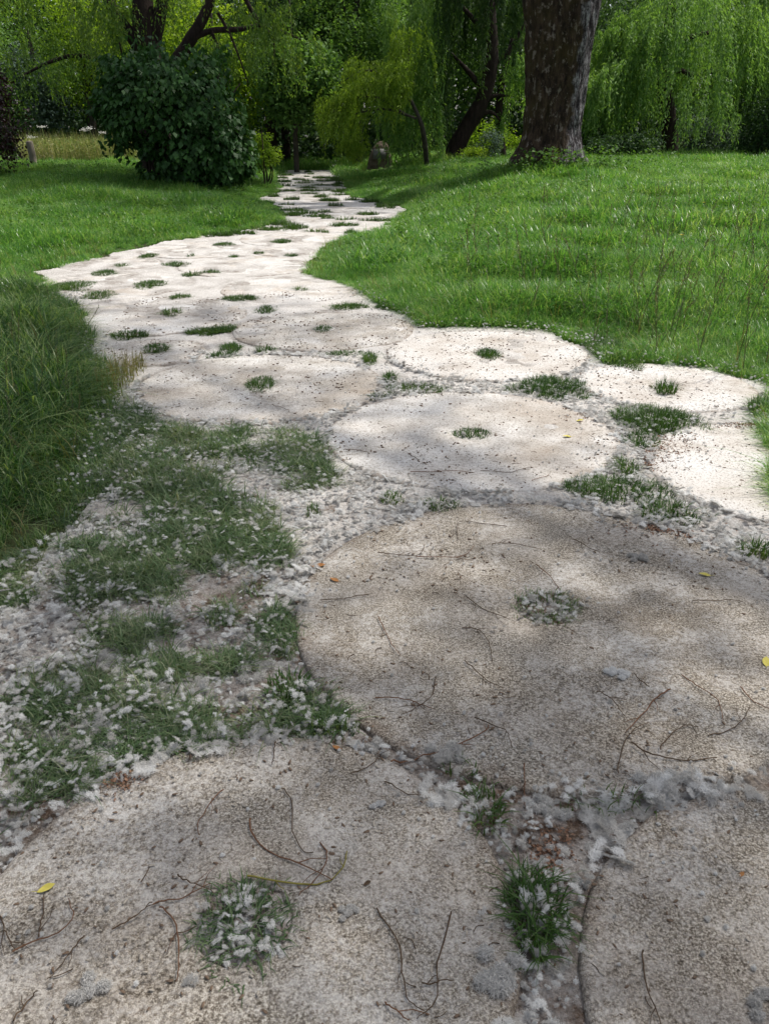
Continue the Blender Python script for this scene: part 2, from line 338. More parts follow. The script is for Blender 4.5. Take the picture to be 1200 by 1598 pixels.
# ------------------------------------------------------------------ instancing for uncountable stuff
def source_collection(name,meshes,mat):
    c=bpy.data.collections.new(name)
    for i,m in enumerate(meshes):
        if not m.materials: m.materials.append(mat)
        o=bpy.data.objects.new('%s_%02d'%(name,i),m); c.objects.link(o)
    return c
def scatter(name,P,coll,scale,yaw,tilt,label,cat,parent=None):
    n=len(P); rot=np.stack([tilt*np.cos(yaw*3),tilt*np.sin(yaw*3),yaw],-1)
    m=make_mesh(name,P,None,attr={'rot':rot,'scl':scale,'pick':rng.integers(0,1000,n).astype(float)})
    o=bpy.data.objects.new(name,m); C.objects.link(o); tag(o,label,cat,kind='stuff')
    g=bpy.data.node_groups.new(name,'GeometryNodeTree')
    g.interface.new_socket(name='Geometry',in_out='INPUT',socket_type='NodeSocketGeometry')
    g.interface.new_socket(name='Geometry',in_out='OUTPUT',socket_type='NodeSocketGeometry')
    gi=g.nodes.new('NodeGroupInput'); go=g.nodes.new('NodeGroupOutput')
    ci=g.nodes.new('GeometryNodeCollectionInfo'); ci.inputs[0].default_value=coll; ci.inputs['Separate Children'].default_value=True; ci.inputs['Reset Children'].default_value=True
    ip=g.nodes.new('GeometryNodeInstanceOnPoints'); ip.inputs['Pick Instance'].default_value=True
    def na(nm,t):
        x=g.nodes.new('GeometryNodeInputNamedAttribute'); x.data_type=t; x.inputs[0].default_value=nm; return x.outputs[0]
    L=g.links.new
    e=g.nodes.new('FunctionNodeEulerToRotation'); L(na('rot','FLOAT_VECTOR'),e.inputs[0])
    L(gi.outputs[0],ip.inputs['Points']); L(ci.outputs[0],ip.inputs['Instance']); L(e.outputs[0],ip.inputs['Rotation'])
    L(na('scl','FLOAT'),ip.inputs['Scale']); L(na('pick','FLOAT'),ip.inputs['Instance Index'])
    L(ip.outputs[0],go.inputs[0])
    md=o.modifiers.new('scatter','NODES'); md.node_group=g
    return o
# ================================================================== THE GROUND
def grid(x0,x1,nx,y0,y1,ny,fy=1.0):
    xs=np.linspace(x0,x1,nx); ys=y0+(y1-y0)*np.linspace(0,1,ny)**fy
    X,Y=np.meshgrid(xs,ys); V=np.stack([X,Y,H(X,Y)],-1).reshape(-1,3)
    i=np.arange(nx-1)[None,:]+np.arange(ny-1)[:,None]*nx; i=i.ravel()
    return V,np.stack([i,i+1,i+nx+1,i+nx],1)
xs=np.concatenate([np.linspace(-150,-14,18),np.linspace(-13,13,140),np.linspace(14,150,18)])
ys=np.concatenate([np.linspace(-40,-4,10),np.linspace(-3,40,200),np.linspace(42,250,26)])
X,Y=np.meshgrid(xs,ys); V=np.stack([X,Y,H(X,Y)],-1).reshape(-1,3); nx=len(xs)
i=(np.arange(nx-1)[None,:]+np.arange(len(ys)-1)[:,None]*nx).ravel()
g=obj('ground',make_mesh('ground',V,np.stack([i,i+1,i+nx+1,i+nx],1),smooth=True),M['soil']); tag(g,kind='structure')

def W(pts): return [tuple(at(*p)[:2]) for p in pts]
RIGHT=W([(520,257),(535,285),(540,305),(640,328),(600,356),(505,385),(500,402),(462,428),(545,452),(640,495),(655,515),(720,512),(860,520),(935,545),(945,572),(1000,572),(1100,578),(1190,598)])
LEFT=W([(455,257),(430,275),(440,300),(405,312),(440,325),(440,350),(380,362),(250,380),(60,425),(120,490),(150,560),(190,620),(150,700),(130,780),(60,860),(0,900)])
PATH=RIGHT+[(1.75,3.1),(2.6,2.9),(3.2,1.5),(3.2,-2),(-2.6,-2),(-2.4,1.0)]+LEFT[::-1]
PATH=PATH+[(LEFT[0][0]-.25,33),(RIGHT[0][0]+.15,33)]
PATH=[tuple(p) for p in PATH]
def pathmask(x,y,wob=.13):
    P=np.stack([x,y],-1); x2=x+wob*2*(noise(P,3.1,1)-.5); y2=y+wob*2*(noise(P,3.1,5)-.5)
    return inpoly(x2,y2,PATH)
# path bed sheet
cs=.03; xs=np.arange(-5,3.4,cs); ys=np.concatenate([np.arange(-2,12,cs),np.arange(12,33,.12)])
X,Y=np.meshgrid(xs,ys); msk=pathmask(X,Y); nx=len(xs)
keep=msk[:-1,:-1]&msk[1:,:-1]&msk[:-1,1:]&msk[1:,1:]
i=(np.arange(nx-1)[None,:]+np.arange(len(ys)-1)[:,None]*nx)[keep]
fac=np.stack([i,i+1,i+nx+1,i+nx],1); used,inv=np.unique(fac,return_inverse=True)
lump=.012*(noise(np.stack([X,Y],-1),9,2)-.2)
sj=np.full(X.shape,1e9)
lump2=.011*(noise(np.stack([X,Y],-1),4.3,21)-.5)+.006*(noise(np.stack([X,Y],-1),15,22)-.5)
V=np.stack([X,Y,H(X,Y)+.004+np.clip(lump,0,1)*(Y<12)*.6+ss(2.4,3.4,Y)*(.0125+.8*lump2)+ss(6,8.5,Y)*(.006+.3*lump2)],-1).reshape(-1,3)[used]
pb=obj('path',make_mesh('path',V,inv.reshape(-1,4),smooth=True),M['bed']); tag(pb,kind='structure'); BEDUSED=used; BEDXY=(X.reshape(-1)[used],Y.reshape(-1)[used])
# ------------------------------------------------------------------ round stones
def stone_mesh(r,hole,seed,th=.020):
    nseg=96; a=np.linspace(0,2*math.pi,nseg,endpoint=False)
    wob=1+.012*(noise(np.stack([np.cos(a),np.sin(a)],-1)*1.5+5,2,seed)-.5)*2+.006*(noise(np.stack([np.cos(a),np.sin(a)],-1)*8+5,2,seed)-.5)*2
    prof=[(hole,-.02),(hole,th-.012),(hole+.010,th)]+[(hole+.01+(r-.018-hole-.01)*k/5,th) for k in range(1,6)]+[(r-.006,th-.004),(r,th-.014),(r,-.02)]
    V=[]
    for k,(q,z) in enumerate(prof):
        rr=q*np.where(q>hole*1.3,wob,1); p=np.stack([rr*np.cos(a),rr*np.sin(a)],-1)
        zz=z+(.004*(noise(p,2.5,seed+2)-.5)*2 if z>0 else 0)
        V.append(np.stack([p[:,0],p[:,1],np.broadcast_to(zz,a.shape)],-1))
    V=np.array(V).reshape(-1,3); Fs=[]
    for k in range(len(prof)-1):
        for j in range(nseg):
            jj=(j+1)%nseg; Fs.append((k*nseg+j,(k+1)*nseg+j,(k+1)*nseg+jj,k*nseg+jj))
    return make_mesh('paving_disc',V,np.array(Fs),smooth=False)
# (pixel of the hole, radius m, dust, label)
near=[((382,1450),.572,.16,'large round pebbled disc at the near left, grass ring in its hole'),
((852,957),.87,.10,'biggest shaded grey-brown disc in the middle foreground, fluffy weeds in its hole'),
((735,683),.845,.55,'round disc directly behind the biggest disc, half pale and half in leaf shade'),
((408,604),.85,.42,'round disc above the sparse grassy patch, with a dark rim at its front'),
((760,556),.83,.85,'pale fluff-coated disc against the right lawn with a small tuft in its hole'),
((1037,606),.62,.95,'smallest whitest disc at the right under the lawn edge, upright tuft in its hole'),
((1235,740),.70,.85,'pale disc cut off by the right side of the photo, beside a brown litter gap'),
((505,517),.78,.38,'darker sandy disc with its right rim touching the lawn, small tuft at centre')]
discs=[]
for (p,r,d,l) in near:
    c=at(*p); discs.append([c[0],c[1],r,d,l])
discs.append([.955,.935,.588,.12,'speckled grey disc filling the near right corner of the path'])
def fits(x,y,r,gap=0.0):
    return all(math.hypot(x-d[0],y-d[1])>=r+d[2]+gap for d in discs)
# solve small overlaps of the measured discs by shrinking the later ones
for k in range(len(discs)):
    for q in range(k):
        a,b=discs[k],discs[q]; dd=math.hypot(a[0]-b[0],a[1]-b[1])
        if dd<a[2]+b[2]+.012:
            cut=a[2]+b[2]+.012-dd
            if a[2]>.3: a[2]-=cut*.5; b[2]-=cut*.5
            else: a[2]=max(.1,a[2]-cut)
FIXED=len(discs)
poly=PATH
best=None
cand=[]
rr=np.random.default_rng(3)
for rad in (.82,.74,.66,.58,.5,.42,.34):
    n=9000; x=rr.uniform(-4.6,3.2,n); y=rr.uniform(4.2,31,n)
    o=np.argsort(y+rr.random(n)*.6); x=x[o]; y=y[o]
    ins=inpoly(x,y,poly); ed=segdist(x,y,poly)
    for a,b,c_,e in zip(x,y,ins,ed):
        if c_ and e>rad*.72 and fits(a,b,rad*(1+.05*math.sin(a*7+b*3)),.012):
            discs.append([a,b,rad*(1+.05*math.sin(a*7+b*3)),.9 if b>6.5 else .45,None])
for x,y,r in ((2.2,1.9,.45),(.35,-.35,.5),(-.75,.0,.4),(1.9,-.1,.5)):
    if fits(x,y,r,.01): discs.append([x,y,r,.2,None])
def proj(x,y,z):
    X=x; Yc=y*math.cos(TH)-(z-EYE)*math.sin(TH); Zc=y*math.sin(TH)+(z-EYE)*math.cos(TH)
    return 600+F*X/Yc, 799-F*Zc/Yc
sprng=np.random.default_rng(5)
holes=[]
for k,(x,y,r,d,l) in enumerate(discs):
    hole=.13*r+.02 if k==0 else (.105*r+.012 if r>.3 else .012)
    z=float(H(x,y))+.004
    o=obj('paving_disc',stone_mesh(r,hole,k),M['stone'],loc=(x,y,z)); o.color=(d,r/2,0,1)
    # lie along the slope
    e=.3; o.rotation_euler=(math.atan((H(x,y+e)-H(x,y-e))/(2*e)),-math.atan((H(x+e,y)-H(x-e,y))/(2*e)),0)
    if l: tag(o,l,'paving stone','round stones of the path')
    elif y<4: tag(o,'round paving disc outside the photo, '+('right of the biggest disc' if y>1 else 'below its middle' if abs(x-.35)<.2 else 'below its left corner' if x<0 else 'below its right corner'),'paving stone','round stones of the path')
    elif y<7.5: tag(o,'round sandy disc in the half-shaded bend left of the lawn tip','paving stone','round stones of the path')
    elif y<11: tag(o,'round white-dusted disc in the sunlit bend of the path','paving stone','round stones of the path')
    else: tag(o,'small-looking round disc in the far narrow stretch of the path','paving stone','round stones of the path')
    holes.append((x,y,hole,z))
_st=[o for o in C.objects if o.name.startswith('paving_disc')]
_O=['first','second','third','fourth','fifth','sixth','seventh','eighth','ninth','tenth','eleventh','twelfth','thirteenth','fourteenth','fifteenth','sixteenth','seventeenth','eighteenth','nineteenth','twentieth','twenty-first','twenty-second','twenty-third','twenty-fourth','twenty-fifth','twenty-sixth','twenty-seventh','twenty-eighth']
for pre,end in (('small-looking','%s counting from where it vanishes'),('round white-dusted','%s from the left'),('round sandy','%s from the left')):
    g_=[o for o in _st if o['label'].startswith(pre)]; g_.sort(key=lambda o:-o.location.y if pre[0]=='s' else o.location.x)
    for q,o in enumerate(g_): o['label']={'s':'small-looking disc in the far narrow stretch of the path, ','r':'round white-dusted disc in the sunlit bend of the path, ' if 'white' in pre else 'round sandy disc in the half-shaded bend of the path, '}[pre[0]]+end%_O[min(q,27)]
D=np.array([[d[0],d[1],d[2]] for d in discs])
def sdf(x,y):       # distance to nearest disc rim, negative on stone
    out=np.full(np.shape(x),1e9)
    for a,b,r in D: out=np.minimum(out,np.hypot(x-a,y-b)-r)
    return out
_s=sdf(*BEDXY); _n=noise(np.stack(BEDXY,-1),5,31)
_me=pb.data; _co=np.zeros(len(_s)*3,np.float32); _me.vertices.foreach_get('co',_co); _co=_co.reshape(-1,3)
_far=ss(9,15,BEDXY[1])
_ih=np.zeros(len(_s),bool)
for a,b,h,_q in holes: _ih|=np.hypot(BEDXY[0]-a,BEDXY[1]-b)<h+.02
_co[:,2]+=.013*_ih*(1-ss(2.4,3.4,BEDXY[1]))
_co[:,2]-=.010*np.exp(-((_s-.004)/.020)**2)*np.clip(_n*2.2-.4,0,1)*ss(2.2,3.0,BEDXY[1])*(1-.6*_far); _me.vertices.foreach_set('co',_co.ravel())
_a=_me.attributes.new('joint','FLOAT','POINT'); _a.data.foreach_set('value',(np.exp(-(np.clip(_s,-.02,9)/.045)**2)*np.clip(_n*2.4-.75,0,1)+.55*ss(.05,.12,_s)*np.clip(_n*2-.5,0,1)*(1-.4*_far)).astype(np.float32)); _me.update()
def inhole(x,y,k=.9):
    out=np.zeros(np.shape(x),bool)
    for a,b,h,_ in holes: out|=np.hypot(x-a,y-b)<h*k
    return out
def surf(x,y):
    s=sdf(x,y); return H(x,y)+np.where((s<0)&~inhole(x,y,1.05),.024,.006)
# ------------------------------------------------------------------ grass tufts
def tuft(cx,cy,rx,ry,h,label,group,dens=6500,ring=0.0,name='grass_tuft',avoid=True,mat='grass_tuft',rot=0.0,w=.0035,tri=False,lean=.7,cat='grass tuft',ragged=False):
    n=int(max(25,min(5000,1.35*dens*math.pi*rx*ry)))
    a=rng.random(n)*2*math.pi; q=np.sqrt(rng.random(n))
    if ring: q=ring+(1-ring)*rng.random(n)
    q*=1+.35*(noise(np.stack([np.cos(a)+3*cx,np.sin(a)+3*cy],-1),1.7,2)-.5)*2
    x=rx*q*np.cos(a); y=ry*q*np.sin(a); c,s=math.cos(rot),math.sin(rot); x,y=x*c-y*s,x*s+y*c
    X=cx+x; Y=cy+y
    if avoid:
        k=(sdf(X,Y)>-.02)|inhole(X,Y,1.15); k&=noise(np.stack([X,Y],-1),28,4)>.22
        if k.sum()<20: k=np.ones(n,bool)
        x,y,X,Y=x[k],y[k],X[k],Y[k]; n=len(x)
    if ragged and n>40:
        q_=np.hypot(x/rx,y/ry); k=noise(np.stack([X,Y],-1),16,61)+.5*noise(np.stack([X,Y],-1),45,62)-.35*q_+.15*rng.random(n)>.42
        if k.sum()>20: x,y,X,Y=x[k],y[k],X[k],Y[k]; n=len(x)
    z0=float(H(cx,cy)); z=H(X,Y)-z0+(.014 if cy<3.4 else .008)
    w=w*1.45; hh=1.25*h*rng.uniform(.45,1.15,n)*(1.1-.5*np.clip(np.hypot(x/rx,y/ry),0,1)**2)
    yaw=np.arctan2(y,x)+rng.normal(0,1.2,n)
    V,Fc,rv,up=blades(np.stack([x,y,z],-1),hh,w*rng.uniform(.7,1.3,n),yaw,np.abs(rng.normal(lean,.4,n)))
    o=obj(name,make_mesh(name,V,Fc,attr={'rv':rv,'up':up}),M[mat],loc=(cx,cy,z0)); tag(o,label,cat,group); return o
def ptuft(px,py,wpx,hpx,h,label,group='grass tufts between the path stones',**k):
    c=at(px,py); l=at(px-wpx/2,py); r=at(px+wpx/2,py); u=at(px,py-hpx/2); d=at(px,py+hpx/2)
    return tuft(c[0],c[1],(r[0]-l[0])/2,max(.03,(u[1]-d[1])/2),h,label,group,**k)
ptuft(380,1450,170,150,.036,'ring of green grass growing in the hole of the near left disc','grass in the stone holes',ring=.18,dens=8500,w=.0026,mat='grass_short',avoid=False,lean=1.1)
ptuft(855,958,122,60,.038,'fluff-filled ring of dark weeds in the hole of the biggest disc','grass in the stone holes',ring=.3,dens=5200,w=.0026,mat='grass_short',avoid=False)
ptuft(735,683,66,20,.035,'low tuft in the hole of the disc behind the biggest one','grass in the stone holes',dens=9000,avoid=False)
ptuft(408,605,50,24,.045,'tuft in the hole of the disc with the dark front rim','grass in the stone holes',dens=9000,avoid=False)
ptuft(762,558,36,18,.05,'dusty little tuft in the hole of the pale disc by the lawn','grass in the stone holes',dens=9000,avoid=False)
ptuft(1037,616,34,16,.095,'spiky upright tuft in the hole of the whitest right disc','grass in the stone holes',dens=6500,avoid=False,lean=.35)
ptuft(505,518,30,12,.04,'tiny tuft in the hole of the darker sandy disc','grass in the stone holes',dens=9000,avoid=False)
ptuft(832,1432,84,125,.06,'bright green tuft in the gap between the two nearest discs',dens=15000,w=.003,avoid=False,lean=.9)
ptuft(830,1500,42,50,.04,'thin tuft just below the bright green one between the nearest discs',dens=12000,w=.003,avoid=False,lean=.9)
ptuft(752,1272,62,80,.045,'ragged tuft on the upper right rim of the near left disc',dens=6500,w=.003,avoid=False,lean=.9)
ptuft(715,1215,60,40,.04,'sparse blades in the white fluff below the biggest disc',dens=2500,w=.0025)
ptuft(950,1262,150,40,.045,'sparse blades in the fluff along the top rim of the near right disc',dens=2400,w=.0025,avoid=False)
ptuft(862,612,105,34,.075,'thick tuft in the gap left of the whitest disc',dens=8500,avoid=False,ragged=True)
ptuft(812,612,50,12,.05,'short fringe of grass running left from the thick tuft by the whitest disc',dens=7000,avoid=False)
ptuft(1020,662,140,42,.075,'wide bushy grass patch under the whitest disc, brown litter below it',dens=8500,avoid=False,ragged=True)
ptuft(1000,694,60,30,.05,'frosted grey-green tuft hanging below the wide bushy patch',dens=6500,avoid=False)
ptuft(965,775,165,44,.06,'long slanting grass patch above the biggest disc',dens=7500,rot=-.25,avoid=False,ragged=True)
ptuft(1045,808,110,30,.055,'lower right tail of the long slanting grass patch',dens=7000,rot=-.3,avoid=False,ragged=True)
ptuft(975,740,36,24,.07,'small upright tuft at the top of the long slanting patch',dens=8500,avoid=False)
ptuft(1178,868,60,26,.06,'tuft at the right edge of the photo beside the biggest disc',dens=7500,avoid=False,ragged=True)
ptuft(1192,648,50,30,.09,'tuft at the right edge of the photo over brown leaf litter',dens=7500,avoid=False)
ptuft(650,612,110,18,.045,'low dusty strip of grass at the right rim of the dark-rimmed disc',dens=7000,avoid=False,ragged=True)
ptuft(608,596,24,14,.06,'small upright tuft at the left end of the low dusty strip',dens=9000,avoid=False)
ptuft(590,624,40,8,.04,'small patch just under the left end of the dusty strip',dens=8000,avoid=False)
ptuft(545,556,95,8,.035,'thin line of grass between the sandy disc and the dark-rimmed disc',dens=8000,avoid=False)
ptuft(576,566,24,18,.06,'denser tuft at the right end of the thin grass line',dens=9000,avoid=False)
ptuft(610,786,36,22,.04,'small pale tuft in the fluff left of the biggest disc top',dens=6500,avoid=False)
ptuft(688,796,74,16,.04,'flat fluff-covered tuft against the top rim of the biggest disc',dens=6500,avoid=False)
ptuft(490,804,26,22,.035,'lonely tuft in the sandy pocket left of the biggest disc top',dens=7000,avoid=False)
ptuft(448,1085,76,50,.045,'tuft against the lower left rim of the biggest disc',dens=6500,avoid=False)
ptuft(505,1140,110,34,.045,'row of blades between the biggest disc and the near left disc',dens=5500,avoid=False,ragged=True)
ptuft(955,555,70,50,.08,'dusty grass tongue jutting from the lawn between the two pale discs',dens=6500,avoid=False)
mid=[(268,492,34,12),(235,448,46,12),(280,468,26,8),(375,470,64,8),(415,488,28,12),(545,483,62,8),(610,482,50,10),(155,465,46,14),(110,452,70,18),(205,528,70,12),(245,550,42,14),(325,522,76,10),(345,520,30,18),(360,549,34,14),(350,560,48,8),(412,552,38,8),(165,430,40,10),(190,418,20,6),(232,403,24,7),(275,416,44,7),(350,385,36,6),(440,380,30,6),(300,432,26,6),(330,428,30,4),(470,455,24,5),(365,404,16,4),(455,402,20,3),(300,402,14,3),(405,398,16,3)]
ORD=['first','second','third','fourth','fifth','sixth','seventh','eighth','ninth','tenth','eleventh','twelfth','thirteenth','fourteenth','fifteenth','sixteenth','seventeenth','eighteenth','nineteenth','twentieth','twenty-first','twenty-second','twenty-third','twenty-fourth','twenty-fifth']
near_m=sorted([m for m in mid if m[1]>440]); far_m=sorted([m for m in mid if m[1]<=440])
for (a,b,c_,d_) in near_m+far_m:
    ptuft(a,b,c_*1.05,d_*1.1,.055,('low dark tuft in the sandy bend, %s from the left'%ORD[near_m.index((a,b,c_,d_))]) if b>440 else ('little tuft in the bright bend where the path turns, %s from the left'%ORD[far_m.index((a,b,c_,d_))]),group='small tufts along the path bend',dens=float(rng.uniform(4500,9500)),w=.0045,avoid=False,ragged=True,rot=float(rng.normal(0,.25)),lean=.9)
# gaps and holes of the far stones
cnt=0; gx=rr.uniform(-4.6,2,5000); gy=rr.uniform(8.6,27,5000); ok=inpoly(gx,gy,PATH)&(segdist(gx,gy,PATH)>.12)
s=sdf(gx,gy); placed=[]
for k in np.argsort(-s):
    if not ok[k] or s[k]<.02: continue
    if all(math.hypot(gx[k]-a,gy[k]-b)>.36 for a,b in placed):
        placed.append((gx[k],gy[k]))
for (x,y,h_,z) in holes[FIXED:]:
    if y>8.6: placed.append((x,y))
for (x,y) in placed:
    py=proj(x,y,float(H(x,y)))[1]
    if py>372 or rng.random()<.15: continue
    sc=1+.6*rng.random()
    tuft(x,y,rng.uniform(.10,.36),rng.uniform(.07,.2),.07*sc,'tiny-looking tuft on the far narrow stretch of the path','tufts on the far stretch of the path',dens=2500,w=.008,avoid=False,ragged=True,rot=float(rng.normal(0,.3)))
# ------------------------------------------------------------------ lawn
STONE_X,STONE_Y=[float(v) for v in at(593,253)[:2]]; STONE_Y=min(STONE_Y,31.0); STONE_X=float(on(593,240,STONE_Y)[0])
def clumps(nv,nb,rad,h0,h1,w,lean=.7,name='clump'):
    out=[]
    for k in range(nv):
        a=rng.random(nb)*2*math.pi; q=np.sqrt(rng.random(nb))*rad
        P=np.stack([q*np.cos(a),q*np.sin(a),np.full(nb,-.01)],-1)
        V,Fc,rv,up=blades(P,rng.uniform(h0,h1,nb),w*rng.uniform(.6,1.3,nb),rng.random(nb)*2*math.pi,np.abs(rng.normal(lean,.4,nb)),seg=4)
        out.append(make_mesh(name,V,Fc,attr={'rv':rv,'up':up}))
    return out
def lawn(name,n,x0,x1,y0,y1,cond,coll,smin,smax,label,edge=None,cat='grass'):
    x=rng.uniform(x0,x1,n); y=y0+(y1-y0)*rng.random(n); k=cond(x,y); x,y=x[k],y[k]
    u_=np.clip((STONE_Y-y)/5,0,1); s0=1-.75*((np.abs(x-STONE_X*(1-.0*u_))<.75)&(y<STONE_Y+.4)&(y>STONE_Y-5))
    s=s0*rng.uniform(smin,smax,len(x))*(.55+.9*noise(np.stack([x,y],-1),1.1,8))
    if edge: s=s*edge(x,y)
    P=np.stack([x,y,H(x,y)],-1)
    return scatter(name,P,coll,s,rng.random(len(x))*6.28,rng.normal(0,.12,len(x)),label,cat)
cl_lawn=source_collection('lawn_clump',clumps(8,64,.11,.10,.27,.0075,lean=.85),M['grass_r'])
cl_far=source_collection('far_clump',clumps(6,80,.2,.13,.30,.013,lean=.8),M['grass_r'])
cl_short=source_collection('short_clump',clumps(8,34,.04,.02,.07,.0036,lean=1.0),M['grass_short'])
cl_tall=source_collection('tall_clump',clumps(8,26,.10,.16,.45,.011,lean=.85),M['grass_l'])
def outside(x,y):
    return ~pathmask(x,y,.09)
def edgef(x,y):
    d=segdist(x,y,PATH); return .42+.58*ss(.05,.9,d)
vis=lambda x,y: (np.abs(x)<.62*y+1.6)
rightside=lambda x,y: x>pathx(y)
lawn('lawn_grass',36000,-1,8.5,3.0,9.5,lambda x,y: outside(x,y)&vis(x,y)&rightside(x,y)&(rng.random(len(x))<1),cl_lawn,.8,1.3,'bright sunlit lawn grass right of the path',edgef)
lawn('lawn_grass',30000,-3,17,9.0,27,lambda x,y: outside(x,y)&vis(x,y)&rightside(x,y),cl_far,.75,1.1,'sunlit lawn receding to the big tree trunk',edgef)
lawn('lawn_grass',30000,-17,0,7.0,27,lambda x,y: outside(x,y)&vis(x,y)&~rightside(x,y),cl_far,.7,1.05,'lawn left of the path running to the vine-covered bush',edgef)
lawn('lawn_grass',16000,-24,24,26.5,46,lambda x,y: outside(x,y)&vis(x,y),cl_far,.9,1.4,'grass under the distant trees')
lawn('tall_grass',12500,-5.5,-.6,1.6,8.5,lambda x,y: outside(x,y)&~rightside(x,y)&(x<-.55),cl_tall,.45,.85,'tall dark green grass at the left edge of the path',lambda x,y:.5+.5*ss(.03,.45,segdist(x,y,PATH)))
# short sparse grass on the fluffy earth at the left
SP=W([(0,900),(60,860),(130,780),(150,700),(190,625),(235,668),(300,678),(480,676),(492,705),(520,760),(430,772),(417,800),(455,880),(455,1000),(478,1085),(555,1145),(430,1148),(250,1180),(120,1245),(25,1330),(-60,1400),(-200,1300),(-150,900)])
n=22000; x=rng.uniform(-2.6,.1,n); y=rng.uniform(.7,4.9,n)
nn=noise(np.stack([x,y],-1),3.4,6)*.45+noise(np.stack([x,y],-1),10,7)*.35+noise(np.stack([x,y],-1),26,9)*.2+.05*(rng.random(n)-.5)
thr=np.interp(y,[.9,1.4,2.0,2.6,3.2,4.3],[.68,.565,.535,.515,.50,.46])-.14*ss(-1.0,-1.7,x)
k=inpoly(x,y,SP)&(sdf(x,y)>.0)&(nn>thr); x,y=x[k],y[k]
scatter('short_grass',np.stack([x,y,H(x,y)+.004],-1),cl_short,rng.uniform(.7,1.35,len(x))*(1+.35*ss(2.2,3.5,y)),rng.random(len(x))*6.28,rng.normal(0,.2,len(x)),'patchy short grass poking through white fluff left of the stones','grass')
# broad-leaved weeds and dry blades in the lawns
wd_=[]
for k in range(6):
    n_=26; P_=np.stack([rng.normal(0,.05,n_),rng.normal(0,.05,n_),rng.uniform(.05,.22,n_)],-1); wd_.append(make_mesh('weed',*(lambda q:(q[0],q[1]))(leaves(P_,rng.uniform(.02,.045,n_),.75,droop=rng.normal(.1,.4,n_)))))
cl_weed=source_collection('weed_clump',wd_,leafmat('weed_leaf',[(.07,.15,.035),(.12,.22,.05),(.2,.3,.09)],trans=.4,patch=2))
lawn('lawn_weeds',2600,-1,8.5,3.0,10,lambda x,y: outside(x,y)&vis(x,y)&rightside(x,y)&(noise(np.stack([x,y],-1),.9,41)>.45)&(segdist(x,y,PATH)>.35),cl_weed,.6,1.2,'broad-leaved weeds in the right lawn')
lawn('lawn_weeds',4200,-17,17,8,25,lambda x,y: outside(x,y)&vis(x,y)&(noise(np.stack([x,y],-1),.5,42)>.45)&(segdist(x,y,PATH)>.45),cl_weed,.8,1.4,'broad-leaved weeds farther off in the lawns')
cl_dry=source_collection('dry_blades',clumps(5,7,.06,.12,.34,.005,lean=.9),M['straw_green'])
lawn('dry_blades',1900,-5,8.5,1.6,12,lambda x,y: outside(x,y)&vis(x,y)&((x<-.55)|(y>3.2)),cl_dry,.7,1.1,'dry straw blades among the lawn grass')
# dry stalks at the left rim
ptuft(185,600,56,60,.17,'dry straw-coloured grass at the left rim of the path',group='dry grass',mat='straw_green',dens=1500,w=.004,avoid=False,lean=.5)
# ------------------------------------------------------------------ seed fluff
def puff_mesh(nf,r,ff=.9):
    d=rng.normal(0,1,(nf,3)); d/=np.linalg.norm(d,axis=1)[:,None]; c=d*(r*rng.random(nf)**.6)[:,None]*.6; c[:,2]=np.abs(c[:,2])*.7
    dirs=rng.normal(0,1,(nf,3)); dirs[:,2]*=.6; dirs/=np.linalg.norm(dirs,axis=1)[:,None]
    up=rng.normal(0,1,(nf,3)); sd=np.cross(dirs,up); sd/=np.linalg.norm(sd,axis=1)[:,None]+1e-9; bow=np.cross(sd,dirs)
    L=r*rng.uniform(.5,1.3,nf)*ff; wd=.0004; V=np.zeros((nf,3,2,3))
    for i,u in enumerate((-.5,0,.5)):
        p=c+dirs*(L*u)[:,None]+bow*(L*.25*(1-4*u*u))[:,None]
        V[:,i,0]=p-sd*wd; V[:,i,1]=p+sd*wd
    b=np.arange(nf)[:,None]*6; f=np.concatenate([b,b+1,b+3,b+2,b+2,b+3,b+5,b+4],1).reshape(-1,4)
    return V.reshape(-1,3),f
def core(r,seed):
    u=np.linspace(0,math.pi,7); v=np.linspace(0,2*math.pi,10,endpoint=False); V=[]
    for a in u:
        for b in v: V.append((math.sin(a)*math.cos(b),math.sin(a)*math.sin(b),math.cos(a)))
    V=np.array(V); V=V*r*(.55+.9*noise(V*1.3+9,1.5,seed))[:,None]; V[:,2]=V[:,2]*.6+r*.3; f=[]
    for i in range(6):
        for j in range(10): f.append((i*10+j,(i+1)*10+j,(i+1)*10+(j+1)%10,i*10+(j+1)%10))
    return V,np.array(f)
def puffs(nv,nf,r,cr):
    out=[]
    for k in range(nv):
        out.append(make_mesh('puff',*join([puff_mesh(nf,r),core(r*cr,k+3)])))
    return out
cl_puff=source_collection('fluff_puff',puffs(14,150,.0125,.07),M['fluff'])
cl_wisp=source_collection('fluff_wisp',[make_mesh('wisp',*join([(lambda q:(q[0]*np.array([1,.8,.6])+np.array([rng.normal(0,.012),rng.normal(0,.012),.002]),q[1]))(puff_mesh(75,.017,1.1)) for _ in range(3)])) for k in range(6)],M['fluff'])
def addfluff(name,x,y,z,coll,s,label):
    scatter(name,np.stack([x,y,z],-1),coll,s,rng.random(len(x))*6.28,rng.normal(0,.5,len(x)),label,'seed fluff')
